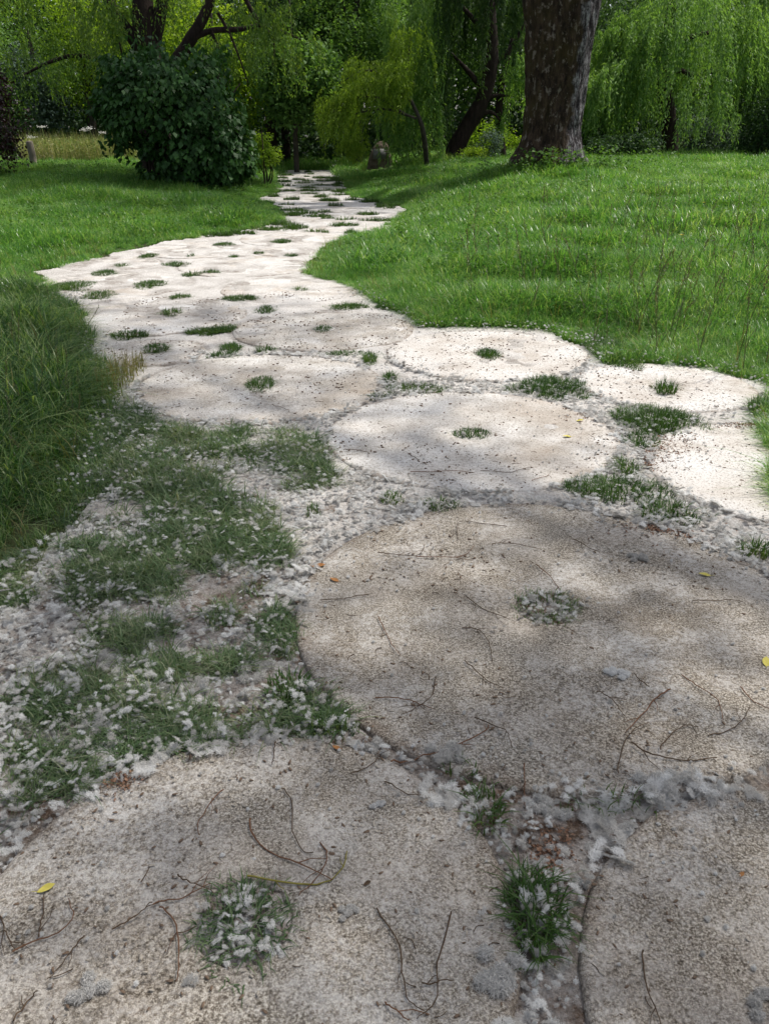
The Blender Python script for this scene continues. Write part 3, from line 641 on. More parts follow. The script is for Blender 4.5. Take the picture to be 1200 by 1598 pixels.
# on the earth and in the gaps
n=95000; x=rng.uniform(-2.7,2.2,n); y=rng.uniform(.55,5.2,n); ins=inpoly(x,y,PATH); s=sdf(x,y); nn=noise(np.stack([x,y],-1),6,11)
k=ins&((s>.0)|inhole(x,y,.9))&(nn+.3*rng.random(n)+.10*ss(2.3,3.2,y)>.50)&((~inhole(x,y,1.0))|(rng.random(n)<.35))&(rng.random(n)<np.interp(y,[1,3,5],[1,.75,.5])); x,y,s=x[k],y[k],s[k]
print('STONE',STONE_X,STONE_Y); print('gap puffs',len(x))
addfluff('seed_fluff',x,y,H(x,y)+.008+.03*rng.random(len(x))**3,cl_puff,rng.uniform(.2,.95,len(x))**1.8,'white poplar seed fluff lying on bare earth beside the stones')
k=rng.random(len(x))<.22+.25*ss(2.2,3.2,y); x,y=x[k],y[k]
addfluff('seed_fluff',x,y,H(x,y)+.012+.035*rng.random(len(x)),cl_wisp,rng.uniform(.3,1.0,len(x)),'thin wisps of white seed fluff caught in the short grass')
# on the stones
n=16000; x=rng.uniform(-1.6,2.2,n); y=rng.uniform(.55,7.5,n); s=sdf(x,y); nn=noise(np.stack([x,y],-1),2.2,12)
rim=np.exp(-np.abs(s)/.06); k=(s<-.004)&inpoly(x,y,PATH)&(rng.random(n)<.07+.5*rim*(nn>.4)+.25*(nn>.66))
x,y=x[k],y[k]; print('stone puffs',len(x))
addfluff('seed_fluff',x,y,surf(x,y)+.004,cl_puff,rng.uniform(.15,.75,len(x)),'small balls of seed fluff resting on the paving discs')
# lawn edges
n=60000; x=rng.uniform(-3.4,3.2,n); y=rng.uniform(3.3,9,n); d=segdist(x,y,PATH); k=(rng.random(n)<np.exp(-d/.10)*.55)&((sdf(x,y)>-.03)); x,y=x[k],y[k]
print('edge puffs',len(x))
addfluff('seed_fluff',x,y,H(x,y)+.01+.07*rng.random(len(x)),cl_puff,rng.uniform(.4,1.2,len(x)),'drift of white seed fluff along the lawn edge')
_c=[(at(380,1450),.085,60),(at(855,958),.11,70),(at(1020,665),.2,60),(at(965,775),.22,70),(at(640,612),.12,30),(at(832,1440),.08,25),(at(862,612),.15,35)]
_p=np.vstack([c+rng.normal(0,1,(m,3))*[r*.6,r*.6,0] for c,r,m in _c]); addfluff('seed_fluff',_p[:,0],_p[:,1],H(_p[:,0],_p[:,1])+.02+.02*rng.random(len(_p)),cl_wisp,rng.uniform(.3,.8,len(_p)),'wisps of fluff snagged on the grass tufts between the stones')
# thin felt mats of fluff, also lapping over the rims of the stones
mats=[]
for k in range(8):
    pp=[]
    for _ in range(9):
        v,f=puff_mesh(60,.016,1.3); v=v*np.array([1,1,.4])+np.array([rng.normal(0,.020),rng.normal(0,.013),.001]); pp.append((v,f))
    mats.append(make_mesh('mat',*join(pp)))
cl_mat=source_collection('fluff_mat',mats,M['fluff'])
n=40000; x=rng.uniform(-2.7,2.3,n); y=rng.uniform(.55,6.0,n); s=sdf(x,y); nn=noise(np.stack([x,y],-1),3.2,51); k=inpoly(x,y,PATH)&(((s>.0)&(nn>.42)&(rng.random(n)<.35))|((np.abs(s+.008)<.022)&(nn>.40)&(rng.random(n)<.7))); x,y=x[k],y[k]; print('mats',len(x))
addfluff('seed_fluff',x,y,surf(x,y)+.003,cl_mat,rng.uniform(.35,1.2,len(x)),'thin felted mats of seed fluff over the joints and the bare earth')
# larger clumps, each a thing
big=[(400,1052,.05,'largest fluffy white clump, left of the biggest disc'),(965,1062,.028,'white fluff clump on the lower right of the biggest disc'),(992,880,.030,'small pale fluff clump on the upper right of the biggest disc'),
(1030,1232,.045,'long fluff clump in the gap above the near right disc'),(865,1262,.035,'grey fluff clump at the meeting point of the three nearest discs'),(770,1530,.045,'fluff heap at the bottom edge between the two nearest discs'),
(205,630,.06,'bright fluff ball at the left rim of the dark-rimmed disc'),(140,1560,.03,'fluff clump at the bottom left corner'),(1185,1580,.03,'fluff clump at the bottom right corner'),(330,960,.03,'pale clump among the short grass at the left'),
(545,1440,.016,'tiny fluff tuft right of the grass ring in the near left disc'),(590,1270,.014,'tiny fluff tuft on the upper right of the near left disc'),(600,1170,.035,'fluff clump where the biggest and near left discs touch'),(690,1190,.04,'white fluff clump under the lower left of the biggest disc')]
for k,(a,b,r,l) in enumerate(big):
    p=at(a,b); z=float(surf(np.array([p[0]]),np.array([p[1]]))[0]); parts=[]
    nb=10
    for j in range(nb):
        ang=rng.random()*6.28; q=r*rng.random()**.6; v,f=puff_mesh(330,r*.6,.8); v=v+np.array([q*math.cos(ang)*1.4,q*math.sin(ang),.004]); parts.append((v,f))
    tag(obj('fluff_clump',make_mesh('fluff_clump',*join(parts)),M['fluff'],loc=(p[0],p[1],z)),l,'seed fluff','clumps of seed fluff')
# chaff: brown husks and bits
def bit(r,seed):
    V,f=core(r,seed); V=V*np.array([1.6,.75,.8]); return make_mesh('husk',V,f)
cl_bit=source_collection('husk',[bit(.0032,k) for k in range(4)],M['chaff'])
cl_bit2=source_collection('pale_husk',[bit(.0030,k+7) for k in range(4)],M['chaff_pale'])
n=60000; x=rng.uniform(-2.4,2.3,n); y=rng.uniform(.55,8.5,n); s=sdf(x,y); nn=noise(np.stack([x,y],-1),3,14)
k=inpoly(x,y,PATH)&((s<-.004)|(s>.02))&(rng.random(n)<.06+.22*(nn>.58)+.12*np.exp(-np.abs(s)/.05)); x,y=x[k],y[k]; print('chaff',len(x))
h_=len(x)//2
scatter('husk_litter',np.stack([x[:h_],y[:h_],surf(x[:h_],y[:h_])+.001],-1),cl_bit,rng.uniform(.5,1.5,h_)*np.interp(y[:h_],[1,8],[.9,1.7]),rng.random(h_)*6.28,rng.normal(0,.2,h_),'brown husks and bits scattered over the path','litter')
scatter('husk_litter',np.stack([x[h_:],y[h_:],surf(x[h_:],y[h_:])+.001],-1),cl_bit2,rng.uniform(.5,1.5,len(x)-h_),rng.random(len(x)-h_)*6.28,rng.normal(0,.2,len(x)-h_),'pale husks scattered over the path','litter')
bits=[]
for k in range(6):
    L_=rng.uniform(.010,.028); v,f=tube(smoothline([(0,0,.001),(L_*.5,L_*rng.uniform(-.25,.25),.003),(L_,0,.001)],6),[.0009,.0009,.0008,.0008,.0007,.0005],4); bits.append(make_mesh('twig_bit',v,f))
cl_tb=source_collection('twig_bit',bits,M['stem'])
n=2600; x=rng.uniform(-1.6,2.3,n); y=rng.uniform(.55,6.5,n); s=sdf(x,y); k=inpoly(x,y,PATH)&(s<-.01)&(noise(np.stack([x,y],-1),2.6,33)>.52)&(rng.random(n)<.6); x,y=x[k],y[k]
scatter('twig_litter',np.stack([x,y,surf(x,y)],-1),cl_tb,rng.uniform(.6,1.8,len(x)),rng.random(len(x))*6.28,rng.normal(0,.1,len(x)),'tiny broken twig bits scattered over the stones','litter')
# brown litter pockets in gaps
LP=[(1035,700,75,26),(1005,722,35,20),(1180,668,60,8),(1100,838,70,20),(918,640,32,20),(860,1335,34,40),(190,1222,34,26),(110,460,60,16),(1060,832,90,10)]
xx=[];yy=[]
for a,b,c_,d_ in LP:
    uv=np.clip(rng.normal(0,.45,(90 if b>1000 else 260,2)),-1.3,1.3); p=at(a,b); ex=at(a+c_,b)-p; ey=at(a,b-d_)-p
    q=p+uv[:,:1]*ex+uv[:,1:]*ey; xx+=list(q[:,0]); yy+=list(q[:,1])
xx=np.array(xx);yy=np.array(yy)
flake=[]
for k in range(5):
    V,Fc,rv=leaves(rng.normal(0,.004,(3,3))*[1,1,.3],.010,.6,droop=rng.normal(0,.25,3)); flake.append(make_mesh('flake',V,Fc))
cl_fl=source_collection('leaf_flake',flake,solid('brown_flake',[(.3,(.09,.045,.025)),(.5,(.2,.11,.07)),(.7,(.36,.24,.17))],40,bump=.1))
scatter('leaf_litter',np.stack([xx,yy,surf(xx,yy)+.003],-1),cl_fl,rng.uniform(.5,1.5,len(xx)),rng.random(len(xx))*6.28,rng.normal(0,.3,len(xx)),'brown crumbled leaf litter in the gaps between discs','litter')
# ------------------------------------------------------------------ twigs
A='near left disc'; B='biggest disc'
TW=[([(390,1275),(393,1298),(420,1325),(470,1345),(520,1372)],'dark bowed twig above the grass ring of the near left disc'),
([(385,1363),(430,1373),(480,1377),(515,1370),(535,1350),(543,1325)],'yellow-green hooked stalk above the grass ring of the near left disc'),
([(440,1228),(455,1245),(457,1290),(470,1322),(490,1328)],'thin upright twig with a hooked foot near the top of the near left disc'),
([(348,1228),(325,1255),(310,1280),(310,1298)],'short bent twig in the upper left part of the near left disc'),
([(278,1362),(300,1375),(345,1392)],'short twig just upper left of the grass ring'),
([(0,1425),(10,1455),(25,1480)],'short twig end at the left edge of the photo, low down'),
([(20,1482),(60,1463),(95,1450),(115,1425),(105,1400)],'hooked twig under the fallen yellow leaf at bottom left'),
([(60,1460),(66,1430),(68,1395)],'straight twig rising to the fallen yellow leaf at bottom left'),
([(175,1445),(215,1425),(238,1402)],'pale diagonal twig left of the grass ring'),
([(238,1408),(290,1395),(330,1375)],'long faint twig running from the diagonal one toward the ring top'),
([(130,1458),(105,1490),(75,1525)],'straight twig lower left of the grass ring'),
([(20,1590),(50,1550),(60,1545)],'twig at the very bottom left corner'),
([(500,1310),(510,1330),(500,1360),(465,1393)],'loose curl of twig crossing the yellow-green hooked stalk'),
([(430,1152),(425,1190)],'tiny straight twig at the top rim of the near left disc'),
([(548,1205),(580,1190),(600,1175)],'straight twig at the upper right rim of the near left disc'),
([(250,1410),(275,1440),(278,1500),(275,1530)],'long thin twig dropping left of the grass ring'),
([(588,1415),(622,1470),(628,1520),(640,1560),(662,1578)],'long s-curved twig at the lower right of the near left disc'),
([(705,1420),(683,1500),(680,1560),(650,1585)],'long hooked twig beside the s-curved one'),
([(818,1188),(820,1248)],'upright twig in the fluff under the biggest disc'),
([(1002,1480),(1010,1540),(1035,1598)],'thin twig running down the near right disc'),
([(600,1215),(630,1233),(665,1240)],'twig just right of the near left disc top'),
([(600,1560),(640,1590)],'short twig at the bottom edge, centre'),
([(660,1532),(708,1525)],'short level twig right of the hooked twig, near bottom'),
([(590,861),(650,864),(663,848)],'level twig with a raised tip, upper left of the biggest disc'),
([(650,866),(715,867),(740,850)],'level twig joining it on the right, upper part of the biggest disc'),
([(768,848),(790,845),(845,855)],'thin level twig just under the top rim of the biggest disc'),
([(895,840),(935,860)],'small slanting twig at the top of the biggest disc'),
([(835,878),(860,900),(880,925)],'dark slanting twig above the weeds in the biggest disc'),
([(728,930),(760,950),(795,965)],'long dark twig pointing at the weeds from the left'),
([(720,976),(745,980),(762,1000),(768,1030)],'downward-curved twig left of the middle of the biggest disc'),
([(585,1086),(640,1090),(677,1104)],'curved twig in the lower left of the biggest disc'),
([(680,1055),(668,1090),(626,1112)],'twig crossing the curved one in the lower left of the biggest disc'),
([(725,1028),(755,1055),(785,1072)],'faint straight twig near the middle of the biggest disc'),
([(610,1186),(645,1175),(690,1170),(755,1140),(762,1128)],'long reddish twig along the lower left rim of the biggest disc'),
([(740,1118),(770,1128),(790,1140),(800,1165)],'arched twig at the lower left of the biggest disc'),
([(932,1075),(955,1090),(975,1115)],'short bent twig on the lower right of the biggest disc'),
([(1045,1073),(1020,1090),(1000,1115),(975,1140)],'long bent twig pointing down left on the lower right of the biggest disc'),
([(965,1205),(970,1165),(985,1140),(1010,1125)],'looped twig end at the lower right rim of the biggest disc'),
([(985,1155),(1010,1172),(1060,1182),(1118,1180)],'long level twig at the lower right rim of the biggest disc'),
([(1065,1050),(1090,1070),(1120,1090),(1128,1122)],'wavy brown twig toward the right edge'),
([(1030,1168),(1045,1145),(1070,1130),(1090,1130)],'arched twig above the long level one'),
([(1105,1145),(1150,1130),(1170,1100)],'upturned twig near the right edge of the photo'),
([(1155,1070),(1175,1090),(1200,1105)],'twig leaving the photo at the right edge'),
([(990,1050),(1012,1070)],'very short twig right of the white fluff clump on the biggest disc'),
([(1080,936),(1125,934),(1160,936)],'thin level twig on the right of the biggest disc'),
([(640,735),(700,733),(740,735)],'thin level twig on the disc behind the biggest disc'),
([(750,732),(790,735),(830,727)],'darker twig cluster on the shaded lower part of that middle disc'),
([(640,708),(655,716)],'short dark twig at the left of the middle disc'),
([(830,748),(850,742),(858,738)],'little curved twig low on the middle disc'),
([(425,630),(450,638)],'short twig on the disc with the dark front rim'),
([(535,700),(570,702),(575,712)],'faint twig at the upper left of the middle disc'),
([(505,760),(540,766),(580,775)],'low ridge twig left of the small fluff tuft'),
([(790,820),(720,812),(715,840)],'pale little twig by the top rim of the biggest disc'),
([(575,925),(545,930),(500,935)],'thin twig at the left rim of the biggest disc'),
([(590,960),(610,1000),(625,1020)],'short thin twig in the left of the biggest disc')]
trg=np.random.default_rng(11)
for k,(pts,l) in enumerate(TW):
    P=np.array([at(a,b,.036) for a,b in pts]); c=P.mean(0); L=smoothline(P,16)
    L[:,2]=surf(L[:,0],L[:,1])+.003+.006*np.abs(np.sin(np.linspace(0,3+trg.random()*3,16)+trg.random()*3)); L[:,:2]+=trg.normal(0,.0012,(16,2))
    r0=.0021 if k in (1,33,38,36,0) else .0015
    v,f=tube(L-c,np.linspace(r0,r0*.55,16)*(1+.25*trg.random(16)),6)
    parts=[(v,f)]
    for _q in range(int(trg.random()<.75)+int(trg.random()<.35)):
        j=int(trg.integers(3,13)); p0=L[j]-c; dd=L[j+1]-L[j]; dd/=np.linalg.norm(dd); sd=np.array([-dd[1],dd[0],.15])*(1 if trg.random()<.5 else -1)
        fk=trg.uniform(.6,2.0); q=np.array([p0,p0+(dd*.012+sd*.012)*fk,p0+(dd*.03+sd*.02)*fk]); parts.append(tube(q,[r0*.7,r0*.5,r0*.3],5))
    tag(obj('twig',make_mesh('twig',*join(parts),smooth=True),M['stem_green' if k==1 else ('stem_red' if k%3==0 else 'stem')],loc=c),l,'twig','twigs lying on the path stones')
# ------------------------------------------------------------------ fallen leaves
def fallen(px,py,ln,yaw,mat,label):
    p=at(px,py,.036); z=float(surf(np.array([p[0]]),np.array([p[1]]))[0])+.003
    nu,nv=9,5; V=[]
    for i in range(nu):
        u=i/(nu-1); wd=.32*math.sin(math.pi*min(1,u*1.02))**.8+.01
        for j in range(nv):
            v=(j/(nv-1)-.5)*2; V.append((ln*(u-.5),ln*wd*v*.5*1.5,ln*(.10*abs(v)*wd*2+.12*u*u+.02*math.sin(9*u+2*v))))
    V=np.array(V); Fs=[(i*nv+j,(i+1)*nv+j,(i+1)*nv+j+1,i*nv+j+1) for i in range(nu-1) for j in range(nv-1)]
    Vl,Fl=join([(V,np.array(Fs)),tube([(-ln*.5,0,.002),(-ln*.75,ln*.05,.006)],[.0009,.0007],4)])
    o=obj('fallen_leaf',make_mesh('fallen_leaf',Vl,Fl,smooth=True),M[mat],loc=(p[0],p[1],z)); o.rotation_euler=(0,0,yaw); tag(o,label,'leaf','fallen leaves on the path')
fallen(72,1382,.038,.5,'leaf_yellow','pointed yellow leaf on the left of the near left disc')
fallen(1100,894,.045,2.9,'leaf_yellow','yellow leaf on the upper right of the biggest disc')
fallen(885,679,.05,3.2,'leaf_yellow','pale yellow leaf on the disc behind the biggest disc')
fallen(905,654,.045,.2,'leaf_yellow','faint yellow leaf near the top rim of the disc behind the biggest')
fallen(1196,1030,.05,1.2,'leaf_yellow','yellow leaf cut off by the right edge of the photo')
fallen(215,826,.07,.1,'leaf_brown','rusty curled leaf in the short grass on the left')
fallen(498,880,.05,.2,'leaf_brown','tan leaf left of the biggest disc top, the upper of two')
fallen(522,902,.04,2.6,'leaf_brown','tan leaf left of the biggest disc top, the lower of two')
fallen(525,1163,.025,2.7,'leaf_brown','orange-brown leaf at the top rim of the near left disc')
fallen(10,905,.035,1.7,'leaf_brown','orange leaf in tall grass at the left edge')
fallen(1158,1360,.018,.7,'leaf_brown','tiny rust-coloured leaf bit on the near right disc')
fallen(573,1374,.02,.6,'stem','dark curled leaf bit right of the grass ring')
# ------------------------------------------------------------------ lawn flowers and tall stalks
def flower(px,py,label,h=.2):
    p=at(px,py,.25); z=float(H(p[0],p[1])); root=empty('yellow_flower',(p[0],p[1],z),label,'flower','yellow flowers in the lawn')
    v,f=tube([(0,0,0),(.01,0,h*.6),(0,.01,h)],[.002,.0018,.0015],5); obj('stem',make_mesh('stem',v,f),M['grass_tuft'],root)
    parts=[]
    for k in range(8):
        a=k*math.pi/4; d=np.array([math.cos(a),math.sin(a),.35]); s_=np.array([-math.sin(a),math.cos(a),0])
        parts.append((np.array([[0,0,h],d*.014+s_*.008+[0,0,h],d*.026+[0,0,h],d*.014-s_*.008+[0,0,h]]),np.array([[0,1,2,3]])))
    obj('flower_head',make_mesh('flower_head',*join(parts)),M['petal'],root)
flower(792,326,'yellow flower in the lawn above the lawn tip'); flower(909,287,'yellow flower below the thick trunk',.3)
flower(1062,374,'yellow flower in the lawn near the right side',.3); flower(1097,322,'far yellow flower between the trunk and the right side',.3)
n=240; px_=rng.uniform(700,1260,n); py_=rng.uniform(330,590,n); P=np.array([at(a,b)[:2] for a,b in zip(px_,py_)]); k=outside(P[:,0],P[:,1]); P=P[k]
# seed stalks: part of the uncountable lawn
st=[]
for k in range(5):
    h=.42+.12*rng.random(); l_=rng.uniform(.04,.14); v,f=tube(smoothline([(0,0,0),(l_*.3,0,h*.5),(l_,0,h)],7),np.linspace(.0022,.0011,7),5); parts=[(v,f)]
    V,Fc,_=leaves(np.stack([np.linspace(l_*.75,l_,16),rng.normal(0,.004,16),np.linspace(h*.78,h*1.02,16)],-1),.02,.35,droop=rng.normal(-1,.3,16)); parts.append((V,Fc))
    V,Fc,_,_=blades(np.array([[0,0,.05],[0,0,.15]]),np.array([.2,.16]),np.array([.006,.005]),rng.random(2)*6,np.array([.8,.8])); parts.append((V,Fc))
    v_,f_=join(parts); st.append(make_mesh('stalk',v_,f_))
cl_st=source_collection('seed_stalk',st,M['grass_tuft'])
n=len(P); scatter('grass_stalks',np.stack([P[:,0],P[:,1],H(P[:,0],P[:,1])],-1),cl_st,rng.uniform(.7,1.5,n),rng.random(n)*6.28,rng.normal(0,.12,n),'tall dark seed stalks rising from the right lawn','grass')
n=40; Q=np.array([at(a,b)[:2] for a,b in zip(rng.uniform(-60,160,n),rng.uniform(430,760,n))]); Q=Q[outside(Q[:,0],Q[:,1])]; n=len(Q)
scatter('grass_stalks',np.stack([Q[:,0],Q[:,1],H(Q[:,0],Q[:,1])],-1),cl_st,rng.uniform(.5,.9,n),rng.random(n)*6.28,rng.normal(0,.25,n),'stalks rising from the tall grass at the left','grass')
# ================================================================== TREES AND SHRUBS
def mpp(Y): return Y/(math.cos(TH)+.47*math.sin(TH))/F      # metres per photo pixel near the horizon
def blob(px,py,Y,rx,ry,rd=None):
    c=on(px,py,Y); k=mpp(Y); return (c,np.array([rx*k,rd if rd else rx*k,ry*k]))
def inblobs(blobs,n,shell=.45,gap=.42,gs=1.1,seed=1):
    vol=np.array([b[1].prod() for b in blobs])**.8; cnt=rng.multinomial(n,vol/vol.sum()); out=[]
    for (c,r),m in zip(blobs,cnt):
        d=rng.normal(0,1,(m,3)); d/=np.linalg.norm(d,axis=1)[:,None]; q=shell+(1-shell)*rng.random(m)**.7
        q*=1+.45*(noise(d*1.6+c,1.3,seed)-.5)*2
        out.append(c+d*q[:,None]*r)
    P=np.vstack(out); g=noise(P,gs,seed+3)*.65+noise(P,gs*2.7,seed+4)*.35
    return P[g>gap]
def foliage(P,size,asp=.5,droop=.6,ds=.5,cluster=0,cr=.15):
    if cluster:
        P=(P[:,None,:]+rng.normal(0,cr,(len(P),cluster,3))).reshape(-1,3)
    P=P[P[:,2]>H(P[:,0],P[:,1])+.05]; n=len(P)
    return leaves(P,size*rng.uniform(.6,1.3,n),asp,droop=rng.normal(droop,ds,n))
def sprays(P0,yaw,L,out,nl,ls,asp=.28,floor=.08,curve=1.0,vert=1.0):
    S=len(P0); u=np.linspace(0.02,1,nl); ox=np.stack([np.cos(yaw),np.sin(yaw)],-1)
    L=np.broadcast_to(L,(S,)); out=np.broadcast_to(out,(S,))[:,None]; r=(1-np.exp(-2.6*u))[None,:]; u=u[None,:]
    X=P0[:,None,:2]+ox[:,None,:]*(L[:,None]*out*r)[:,:,None]
    Z=P0[:,2][:,None]+L[:,None]*(.18*out*np.sin(np.minimum(u*3.2,math.pi))-vert*u**(1+.6*curve*out))
    wob=.05*(noise(np.stack([X[...,0],X[...,1],Z],-1),1.8,9)-.5)*2*L[:,None]
    P=np.concatenate([X+wob[...,None],Z[...,None]],-1).reshape(-1,3); P+=rng.normal(0,.02,P.shape)
    k=P[:,2]>H(P[:,0],P[:,1])+floor; P=P[k]; n=len(P); yw=np.repeat(yaw,nl)[k]
    return leaves(P,ls*rng.uniform(.7,1.3,n),asp,droop=rng.normal(.95,.35,n),yaw=yw+rng.normal(0,1.3,n),fold=.08)
def fol(name,Vd,mat,parent): 
    V,Fc,rv=Vd; b=np.array(parent.location); return obj(name,make_mesh(name,V-b,Fc,attr={'rv':rv}),M[mat],parent)
def cat_(*a):
    V=np.vstack([x[0] for x in a]); off=0; Fs=[]
    for x in a: Fs.append(x[1]+off); off+=len(x[0])
    return V,np.vstack(Fs),np.concatenate([x[2] for x in a])
def limb(parent,name,pts,rad,mat,seg=10,n=16,rough=.12):
    b=np.array(parent.location); L=smoothline(pts,n); r=np.interp(np.linspace(0,1,n),np.linspace(0,1,len(rad)),rad)
    v,f=tube(L-b,r,seg,rough,2.2); return obj(name,make_mesh(name,v,f,smooth=True),M[mat],parent)
def root_at(px,Y,label,cat,group=None,name='tree'):
    x=on(px,235,Y)[0]; return empty(name,(x,Y,float(H(x,Y))),label,cat,group)
def base(o,dx=0,dy=0): return np.array(o.location)+np.array([dx,dy,-.15])
# ------------------------------------------------------------------ the big poplar
YP=20.0; t=root_at(852,YP,'massive thick brown tree trunk with pale grey fissured bark on its right side','tree',name='poplar_tree')
kp=mpp(YP); prof=[(262,852,66),(250,852,58),(240,853,52),(225,856,48),(200,858,44),(150,864,44),(100,868,47),(50,872,51),(0,874,56),(-60,880,58),(-140,890,55),(-260,905,48),(-420,925,42)]
zc=np.array([on(p[1],p[0],YP)[2] for p in prof]); xc=np.array([on(p[1],p[0],YP)[0] for p in prof]); rc=np.array([p[2]*kp for p in prof])
o_=np.argsort(zc); zc,xc,rc=zc[o_],xc[o_],rc[o_]; zc[0]=float(H(xc[0],YP))-.35
nz,ns=150,96; zz=np.linspace(0,1,nz)**1.25*(zc[-1]-zc[0])+zc[0]; th=np.linspace(0,2*math.pi,ns,endpoint=False)
ZZ,TT=np.meshgrid(zz,th,indexing='ij'); RR=np.interp(ZZ,zc,rc); XC=np.interp(ZZ,zc,xc)
hb=ZZ-zc[0]; fl=np.exp(-np.clip(hb-.3,0,None)/.45)
RR=RR*(1+fl*(.20*np.cos(5*TT+.6+.6*np.sin(3*ZZ))+.13*np.cos(9*TT+2)+.07*np.cos(17*TT+1))+.035*np.cos(3*TT+.25*ZZ))
q=np.stack([np.cos(TT)*2.2,np.sin(TT)*2.2,ZZ*.55],-1); RR=RR+.075*(np.abs(noise(q,2.6,1)-.5)*2-.4)+.05*(noise(np.stack([np.cos(TT)*3,np.sin(TT)*3,ZZ*1.2],-1),4,2)-.5)
V=np.stack([XC+RR*np.cos(TT),YP+RR*np.sin(TT)*.9,ZZ],-1).reshape(-1,3)-np.array(t.location)
Fs=[(a*ns+b,a*ns+(b+1)%ns,(a+1)*ns+(b+1)%ns,(a+1)*ns+b) for a in range(nz-1) for b in range(ns)]
obj('trunk',make_mesh('trunk',V,np.array(Fs),smooth=True),M['poplar_bark'],t)
top=np.array([xc[-1],YP,zc[-1]])
# grass and weeds hiding the foot of the trunk
n=900; a=rng.random(n)*6.28; q=rng.uniform(.75,1.7,n); x=xc[0]+q*np.cos(a); y=YP+q*np.sin(a)*.9
scatter('tall_grass',np.stack([x,y,H(x,y)],-1),cl_far,rng.uniform(.8,1.5,n)*(1.25-.35*(q-.75)),rng.random(n)*6.28,rng.normal(0,.15,n),'taller grass round the foot of the thick trunk','grass')
x=xc[0]+rng.normal(.3,.9,70); y=YP-rng.uniform(.6,1.2,70); scatter('lawn_weeds',np.stack([x,y,H(x,y)+.1],-1),cl_weed,rng.uniform(1.2,2.6,70),rng.random(70)*6.28,rng.normal(0,.2,70),'leafy weeds at the foot of the thick trunk','weeds')
# added unseen tree; its leaf clumps are set sunward to dapple the foreground
def over(px,py,z): p=at(px,py); return p+SV/SV[2]*(z-p[2])
SH=[ # px,py,radius,height,leaves per m2
(830,1010,.50,16.5,1.0),(960,900,.45,16.5,.9),(1040,1050,.45,16.5,.8),(760,930,.36,16.5,.7),(620,1010,.30,16.5,.6),(900,1130,.40,16.5,.7),(1130,1000,.3,16.5,.3),
(560,1290,.34,15.8,1.2),(330,1290,.30,15.8,1.1),(450,1430,.30,15.8,.95),(680,1400,.30,15.8,1.2),(180,1400,.26,15.8,.9),(430,1200,.25,15.8,.6),(650,1540,.22,15.8,.9),(400,1560,.2,15.8,.6),(60,1420,.25,15.8,.6),(980,1480,.36,15.8,1.2),(1120,1350,.36,15.8,.9),(880,1320,.3,15.8,.8),(1150,1560,.3,15.8,.8),(760,1560,.25,15.8,.7),(330,1560,.2,15.8,.4),
(700,800,.34,17,.7),(560,860,.3,17,.5),(850,830,.34,17,.7),(1010,850,.34,17,.5),(1130,900,.25,17,.35),
(600,650,.36,18,.9),(800,735,.36,18,.85),(650,730,.3,18,.5),(700,660,.25,18,.3),
(310,640,.45,18.5,.85),(560,600,.36,18.5,.75),(420,590,.3,18.5,.35),(470,640,.3,18.5,.3),
(230,510,.62,20,1.1),(340,490,.55,20,1.0),(450,520,.55,20,1.0),(170,560,.5,20,1.0),(590,505,.45,20,.5),(520,545,.4,20,.35),
(30,560,.65,19.5,1.0),(60,700,.55,19,1.0),(20,830,.5,18,1.0),(140,640,.5,19,1.1),(110,560,.5,19,1.0),(70,620,.5,19,1.0),(60,770,.4,18.5,1.0),(-120,500,.8,20,1.0),(-150,760,.8,19,1.0),(90,480,.55,20,.8),
(150,850,.4,18,.8),(260,780,.4,18,.6),(380,760,.35,18,.6),(100,1000,.4,17,.9),(250,960,.36,17,.65),(380,900,.3,17,.7),(40,1130,.36,16.5,.9),(180,1130,.3,16.5,.6),(330,1050,.26,16.5,.35),(60,1280,.3,16.3,.85),(440,1130,.25,16.3,.4)]
tt=empty('shade_tree',(10.6,2.6,float(H(10.6,2.6))),'unseen tree added outside the right of the frame, its high leaves placed to shade the near stones','tree')
parts=[]; brp=[]
for a,b,r,z,dn in SH:
    c=over(a,b,z); n=int(dn*r*r*3.14*165*(1.6 if b<770 else 1.15)); 
    P=c+rng.normal(0,1,(n,3))*np.array([r*.62,r*.62,r*.8]); parts.append(leaves(P,rng.uniform(.07,.13,n),.85,droop=rng.normal(.5,.6,n)))
    brp.append(c)
fol('crown',cat_(*parts),'poplar_leaf',tt)
bb=np.array(tt.location); hub0=np.array([9.6,3.4,11.5]); brs=[]
limb(tt,'trunk',[bb-[0,0,.2],bb+[-.1,.1,4],bb+[-.5,.3,8],hub0],[.34,.27,.2,.15],'poplar_bark',16,24)
hubs=[over(900,1050,15),over(500,1400,14.5),over(250,560,18),over(650,680,16.5),over(100,900,16.5)]
for h in hubs: brs.append(tube(smoothline([hub0,hub0*.5+h*.5+[0,0,.6],h],10)-bb,np.linspace(.11,.03,10),8))
for c in brp:
    h=hubs[int(np.argmin([np.linalg.norm(c-h) for h in hubs]))]; m_=(h+c)/2+np.array([0,0,.2]); brs.append(tube(smoothline([h,m_,c],6)-bb,np.linspace(.025,.008,6),5))
obj('branches',make_mesh('branches',*join(brs),smooth=True),M['bark_grey'],tt)
parts=[]; brp=[]
for k in range(24):      # the poplar's own high crown
    c=top+np.array([rng.uniform(-3,6),rng.uniform(-1,7),rng.uniform(5,12)]); n=420; P=c+rng.normal(0,.9,(n,3)); parts.append(leaves(P,rng.uniform(.08,.14,n),.8)); brp.append(c)
